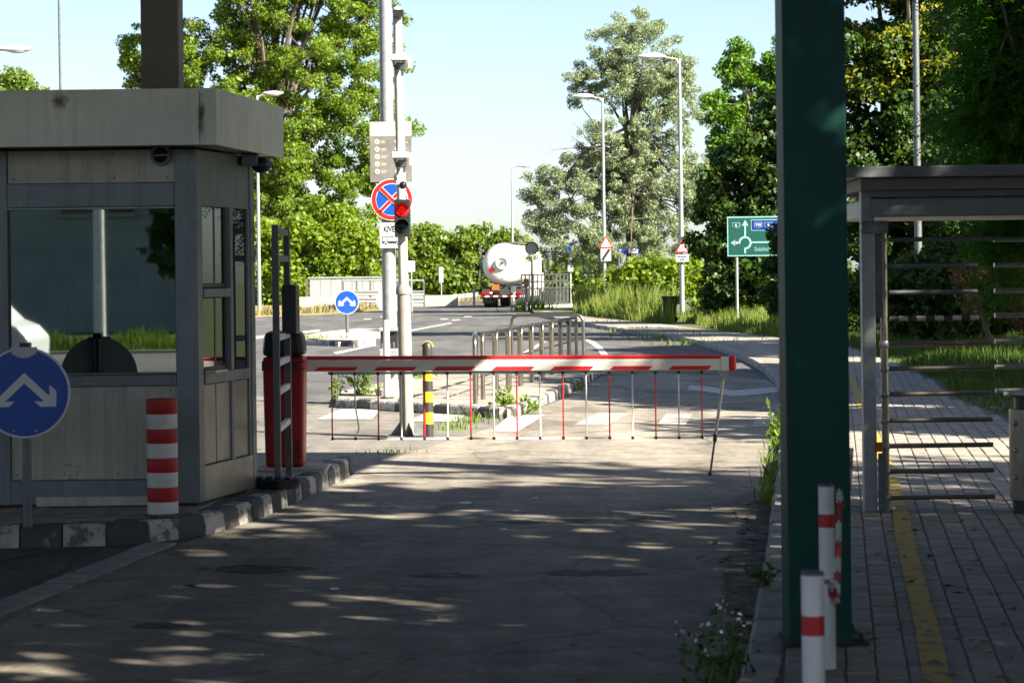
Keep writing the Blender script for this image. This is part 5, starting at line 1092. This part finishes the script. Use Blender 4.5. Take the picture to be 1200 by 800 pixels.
tree('linden_tree', 'dark linden filling the background at the right edge', 'tree', (A(1200, 380, 58)[0], 59, 0), 5, .3, [ell(1170, 120, 58, 75, 110), ell(1230, 200, 58, 80, 130), ell(1180, -20, 58, 90, 80), ell(1180, 290, 58, 70, 80)], 150, 34000, .15, 'leaf_linden', .6, .78, .3, limbs=14, shell=.6)
Y = 44
tree('smoke_bush', 'reddish brown smoke bush behind the turnstile bars', 'shrub', (A(1165, 400, Y)[0], Y, 0), 1.3, .06, [ell(1140, 310, Y, 24, 22), ell(1165, 345, Y, 40, 35), ell(1195, 345, Y, 30, 50)], 60, 16000, .055, 'leaf_smoke', .22, .6, .2, limbs=10)
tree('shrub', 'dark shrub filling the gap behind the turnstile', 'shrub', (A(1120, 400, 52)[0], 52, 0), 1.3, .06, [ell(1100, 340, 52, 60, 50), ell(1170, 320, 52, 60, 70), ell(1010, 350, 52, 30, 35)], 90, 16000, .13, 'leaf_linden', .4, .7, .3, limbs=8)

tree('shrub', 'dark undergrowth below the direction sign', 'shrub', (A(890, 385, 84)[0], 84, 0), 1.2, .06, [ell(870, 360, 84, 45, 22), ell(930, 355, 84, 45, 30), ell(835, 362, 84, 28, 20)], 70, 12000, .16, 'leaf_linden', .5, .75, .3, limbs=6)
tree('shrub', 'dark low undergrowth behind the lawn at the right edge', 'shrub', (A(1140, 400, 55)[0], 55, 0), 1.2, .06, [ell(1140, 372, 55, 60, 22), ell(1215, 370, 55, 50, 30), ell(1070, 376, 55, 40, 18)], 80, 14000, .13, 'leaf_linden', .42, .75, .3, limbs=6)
# trees beside and behind the camera: they shade the foreground and the road
def shade(label, x, y, z0, z1, r, n=9000, ls=.34, nc=70, rc=1.05):
    tree('shade_tree', label, 'tree', (x, y, .05), z0+1.5, .22, [(x, y, (z0+z1)/2, r, r, (z1-z0)/2)], nc, n, ls, 'leaf_shade', rc, .75, .5, limbs=12, shell=.6, group='trees shading the gate')
for i, a in enumerate([(8.8, 5.0, 3.8, 11, 4.0), (7.6, 9.8, 4.0, 8.6, 2.3), (10.8, 8.4, 4.2, 12, 3.5), (8.3, -1.5, 4.0, 12, 4.3), (13.6, 1.0, 6, 13, 3.4), (5, -10, 4.2, 12, 4.2), (14.6, 10.4, 8, 12.6, 1.4), (6.3, 6.6, 3.6, 8, 1.9), (5.6, 3.2, 3.4, 7.5, 1.7)]):
    shade('roadside tree out of view whose shade falls on the gate', *a, n=int(325*a[4]**2), nc=int(19*a[4]), ls=.26, rc=.85)
for a in ((-13, 26, 2, 13, 4.2), (-11.5, 18.8, 6.5, 12, 2.5), (-18, 31, 2, 15, 5), (-19, 22, 2, 14, 5)):  # trees added out of view to cut sky light from the left
    shade('added tree out of view left of the booth, blocking the sky', *a)
for a in ((12.6, 26.5, 3.0, 8.4, 3.2), (11.8, 34, 3, 8, 3.0), (17, 31, 3.5, 10.5, 3.8), (15, 42, 3.5, 9.5, 3.8), (11.6, 20.4, 3, 7.4, 2.0), (14.2, 48, 3.5, 9, 3.2), (10.6, 29.5, 3.5, 7.6, 2.2)):
    shade('lawn tree out of view whose shade falls on the far lane', *a)
for x, y in ((-9.2, -40),):
    tree('shade_tree', 'dark tree behind the camera mirrored in the booth window', 'tree', (x, y, 0), 3, .3, [(x, y, 8.5, 4, 3, 6.2)], 40, 4500, .5, 'leaf_linden', 1.2, .8, .4, limbs=6, group='trees mirrored in the booth window')

for i, (x, y) in enumerate(((6.6, 12.2), (6.3, 9.6), (6.0, 7.0), (5.8, 4.4), (5.6, 1.8))):  # shrub row added out of view so right-facing surfaces stay dark
    tree('shrub', '%s added shrub out of view blocking light from the right' % ['first', 'second', 'third', 'fourth', 'fifth'][i], 'shrub', (x, y, .05), 1.2, .06, [(x, y, 1.9, .9, 1.4, 1.8)], 40, 5000, .15, 'leaf_linden', .5, .75, .3, limbs=5, shell=.7, group='added shrubs blocking light from the right')
# grass and verges
LE = np.array(le)
def strip_poly(i0, i1, w0, w1): 
    a = [tuple(p) for p in le[i0:i1]]; return a+[(p[0]+w1*.35, p[1]+w1) for p in a[::-1]]
gp1 = pl([(672, 368), (690, 370), (740, 375), (790, 380), (790, 370), (740, 364), (690, 361), (675, 360)], .1); gp2 = pl([(690, 370), (740, 376), (790, 381), (850, 388), (925, 396), (925, 384), (850, 377), (780, 370), (720, 364)], .1)
blades('tall_grass', scatter(gp1, 13000, .75, 2.2), .1, .25, 1.35, .032, 'grass_tall')['label'] = 'tall yellowing grass along the footpath left of the bin'
sg = scatter(gp2, 24000, .6, 1.6); sg = sg[~((np.abs(sg[:, 0]-bin_xy[0]) < .55) & (sg[:, 1] < bin_xy[1]+.4))]
blades('tall_grass', sg, .1, .10, .62, .022, 'grass_tall')['label'] = 'tall rough grass around the lamp post and direction sign'
lawn1 = pl([(985, 402), (1050, 425), (1095, 445), (1120, 465), (1170, 485), (1230, 510), (1300, 450), (1250, 395), (1000, 388)], .1)
blades('grass', scatter(lawn1, 24000, .4, 2), .1, .06, .30, .012, 'grass_green')['label'] = 'green lawn behind the turnstile'
blades('grass', scatter(VERGE[1:-1]+[(p[0], p[1]+14) for p in VERGE[1:-1][::-1]], 12000, .6, 4), .05, .1, .45, .05, 'grass_dry')['label'] = 'dry grass on the far verge'
# grass in kerb joints
def tuft(label, px, py, n, h, spread, m='weed', z=.0, name='weed_tuft', wd=.012, sy_=1.0):
    x, y = G(px, py, z); t = thing(name, label, 'weed', (x, y, z), 'weeds along the kerbs'); xy = np.stack([x+rng.normal(size=n)*spread, y+rng.normal(size=n)*spread*sy_], 1)
    blades('blade', xy, z, h*.3, h, wd, m, t, 'stuff', .6); return t
def weed(label, px, py, nst, h, spread, m='weed', z=0., ls=.05, flower=False, nl=16, bare=.15):
    x, y = G(px, py, z); t = thing('weed', label, 'weed', (x, y, z), 'weeds along the kerbs'); b = B(); P = []; FP = []
    for i in range(nst):
        p = Vector((x+random.gauss(0, spread*.5), y+random.gauss(0, spread*.5), z)); tip = p+Vector((random.gauss(0, spread), random.gauss(0, spread*.7), h*random.uniform(.55, 1))); m1 = p.lerp(tip, .5)+Vector((random.gauss(0, .02), 0, h*.06))
        b.path([p, m1, tip], [.005, .004, .0015], 5, False)
        for k in range(nl):
            f = bare+(1-bare)*(k+random.random())/nl; c = (p.lerp(m1, f*2) if f < .5 else m1.lerp(tip, f*2-1)); P.append(tuple(c+Vector((random.gauss(0, ls*.6), random.gauss(0, ls*.6), random.gauss(0, ls*.3)))))
        if flower:
            for k in range(5): FP.append(tuple(tip+Vector((random.gauss(0, .022), random.gauss(0, .022), random.gauss(0, .014)))))
    b.obj('stem', 'stem', t); quads('foliage', leaf_quads(np.array(P), ls, .42, .6), m, t)
    if flower: quads('flower', leaf_quads(np.array(FP), .015, .8, .8), 'petal', t, 'stuff')
    return t
weed('tall bushy weed growing at the island kerb left of the signal pole', 424, 472, 9, .55, .09, ls=.075, nl=20); weed('thin upright weed at the left end of the island kerb', 394, 474, 5, .52, .05, ls=.06, nl=18)
weed('low weed at the foot of the galvanised post', 446, 470, 8, .28, .14, ls=.06); weed('low weed between the bollard and the railings', 494, 452, 6, .28, .12, ls=.06)
weed('upright green weed at the kerb corner before the railings', 590, 487, 8, .36, .12, ls=.07); weed('weed clump on the kerb right of the kerb corner', 608, 484, 8, .22, .14, ls=.06); tuft('green grass in the kerb halfway along the railings', 663, 458, 140, .22, .12)
tuft('grass tuft at the foot of the black and yellow bollard', 530, 503, 80, .11, .13, sy_=2.0); tuft('grass creeping along the lane edge before the crossing island', 552, 494, 110, .12, .2, sy_=2.0); tuft('sparse grass in the joint left of the bollard', 462, 531, 40, .07, .14)
tuft('bright grass tuft at the near end of the far small island', 362, 402, 160, .3, .5, wd=.03); tuft('grass tuft by the tanker bumper', 624, 365, 150, .75, .55, 'weed', wd=.06)
for i, (px, py) in enumerate(((904, 592), (906, 570), (909, 548), (911, 528), (913, 512))):
    tuft(['lowest', 'second lowest', 'middle', 'second highest', 'highest'][i]+' of the bright grass tufts along the right kerb', px, py, 70, .22-.02*i, .045, 'weed', .0, wd=.009, sy_=6.0)
weed('tall grassy weed by the kerb near the green column', 909, 520, 7, .45, .05, ls=.06, nl=14)
weed('blurred white-flowered weed at the bottom of the picture', 838, 845, 9, .46, .08, 'weed_dark', ls=.042, flower=True, nl=13); weed('blurred leafy weed beside the flowering one at the bottom kerb', 866, 825, 6, .27, .06, 'weed_dark', ls=.045, nl=11)
weed('small dark weed between kerb and pavers near the column foot', 898, 690, 7, .12, .06, 'weed_dark', .11, ls=.04, nl=8)
for (px, py), l in zip(((700, 381), (745, 389), (790, 396), (830, 404)), ('leftmost', 'second', 'third', 'rightmost')): tuft('%s of the grass clumps on the far footpath kerb' % l, px, py, 120, .22, .7, 'grass_tall', .0, wd=.03, sy_=.5)

# ================================================================== MIRRORED IN THE BOOTH WINDOW: van, sign, grass
hb = thing('reflection_backdrop', 'added grey building behind the camera that tones the booth window reflection', 'building', (-18, -48, 0))  # building added to give the window reflection a middle tone
B().box(-60, 12, -54, -48, 0, 5.2).obj('wall', 'hall_wall', hb); B().box(-61, 13, -55, -47.2, 5.201, 5.7).obj('roof', 'post_brown', hb)
for i in range(9): wn = B().box(-40+i*5, -37.6+i*5, -47.99, -47.93, 4.0, 4.9).obj('window', 'window_dark', hb); B().box(-40.1+i*5, -37.5+i*5, -47.95, -47.85, 3.85, 3.98).obj('sill', 'concrete', wn)
vn = thing('parked_van', 'white van parked left of the camera, mirrored in the booth window', 'van', (-9.75, -8, 0))
prof = [(-2.4, .3), (1.75, .3), (1.78, .75), (1.6, .95), (1.35, 1.05), (.78, 1.62), (.4, 1.75), (-2.3, 1.75), (-2.42, 1.55)]
B().plate([(-9.75+x, z) for x, z in prof], -8.95, -7.05).obj('body', 'van_white', vn, bevel=.06)
for y0, y1 in ((-7.052, -7.04), (-8.96, -8.948)): B().plate([(-9.75+x, z) for x, z in ((.0, 1.1), (.95, 1.1), (.55, 1.55), (.0, 1.58))], y0, y1).obj('side_window', 'window_dark', vn)
for x in (-1.6, 1.2):
    for y in (-8.9, -7.1): wl = B().lathe([(.3, -.1), (.33, -.08), (.33, .08), (.3, .1)], (-9.75+x, y, .33), 'y', 24).obj('wheel', 'rubber', vn, True); B().lathe([(.18, .101), (.16, .108)], (-9.75+x, y, .33), 'y', 16).obj('hub', 'steel_dull', wl)
struct('rear_verge', B().prism([(-60, -60), (40, -60), (40, -25), (-60, -25)], -.05, .02), 'lawn')
blades('grass', scatter([(-26, -31), (4, -31), (4, -26), (-26, -26)], 9000, .2), .02, .2, .55, .05, 'grass_green')['label'] = 'sunlit grass strip behind the camera mirrored in the booth window'
t = thing('lamp_post', 'lamp post behind the camera mirrored in the booth window', 'lamp post', (-10.2, -27, 0)); B().tube((-10.2, -27, 0), (-10.2, -27, 9), .15, .10, 14).obj('shaft', 'white_paint', t, smooth=True); B().path([(-10.2, -27, 9), (-10.0, -27, 9.4), (-8.8, -27, 9.6)], .05).obj('arm', 'galv', t)
t = thing('road_sign', 'round red-rimmed sign behind the camera mirrored in the booth window', 'road sign', (-9.75, -9.5, 0)); B().tube((-9.75, -9.56, 0), (-9.75, -9.56, 2.45), .03).obj('pole', 'galv', t); f = B().plate(circ(-9.75, 2.3, .2, 28), -9.52, -9.5).obj('sign_face', 'sign_red', t); B().plate(circ(-9.75, 2.3, .15, 28), -9.498, -9.494).obj('white_field', 'sign_white', f); B().box(-9.84, -9.66, -9.493, -9.49, 2.28, 2.33).obj('symbol', 'sign_black', f)

# ================================================================== SMALL LITTER
for i, (px, py, l) in enumerate(((545, 591, 'larger white paper scrap in the middle of the shaded lane'), (605, 600, 'tiny pale scrap right of the larger scrap'), (628, 585, 'tiny pale scrap below the barrier rods'), (392, 692, 'pale crumpled scrap in the left foreground'), (590, 622, 'pale speck of paper lower in the lane'))):
    x, y = G(px, py); s = .045 if i == 0 else .022; tag(B().prism([(x-s, y-s*.8), (x+s*.9, y-s), (x+s, y+s*.7), (x-s*.7, y+s)], .009, .016).obj('paper_scrap', 'litter'), l, 'litter', 'litter on the lane')
LP = []
for k in range(260):
    f = random.random()
    if f < .45: px, py, z = random.uniform(820, 905), random.uniform(590, 800), .012
    elif f < .9: px, py, z = random.uniform(1000, 1200), random.uniform(530, 800), .128
    else: px, py, z = random.uniform(0, 800), random.uniform(600, 800), .012
    x, y = G(px, py, z); LP.append((x, y, z+.004))
q = leaf_quads(np.array(LP), .045, .6, 4.0); quads('fallen_leaves', q, 'dead_leaf', None, 'stuff')['label'] = 'dry fallen leaves scattered on lane and pavement'
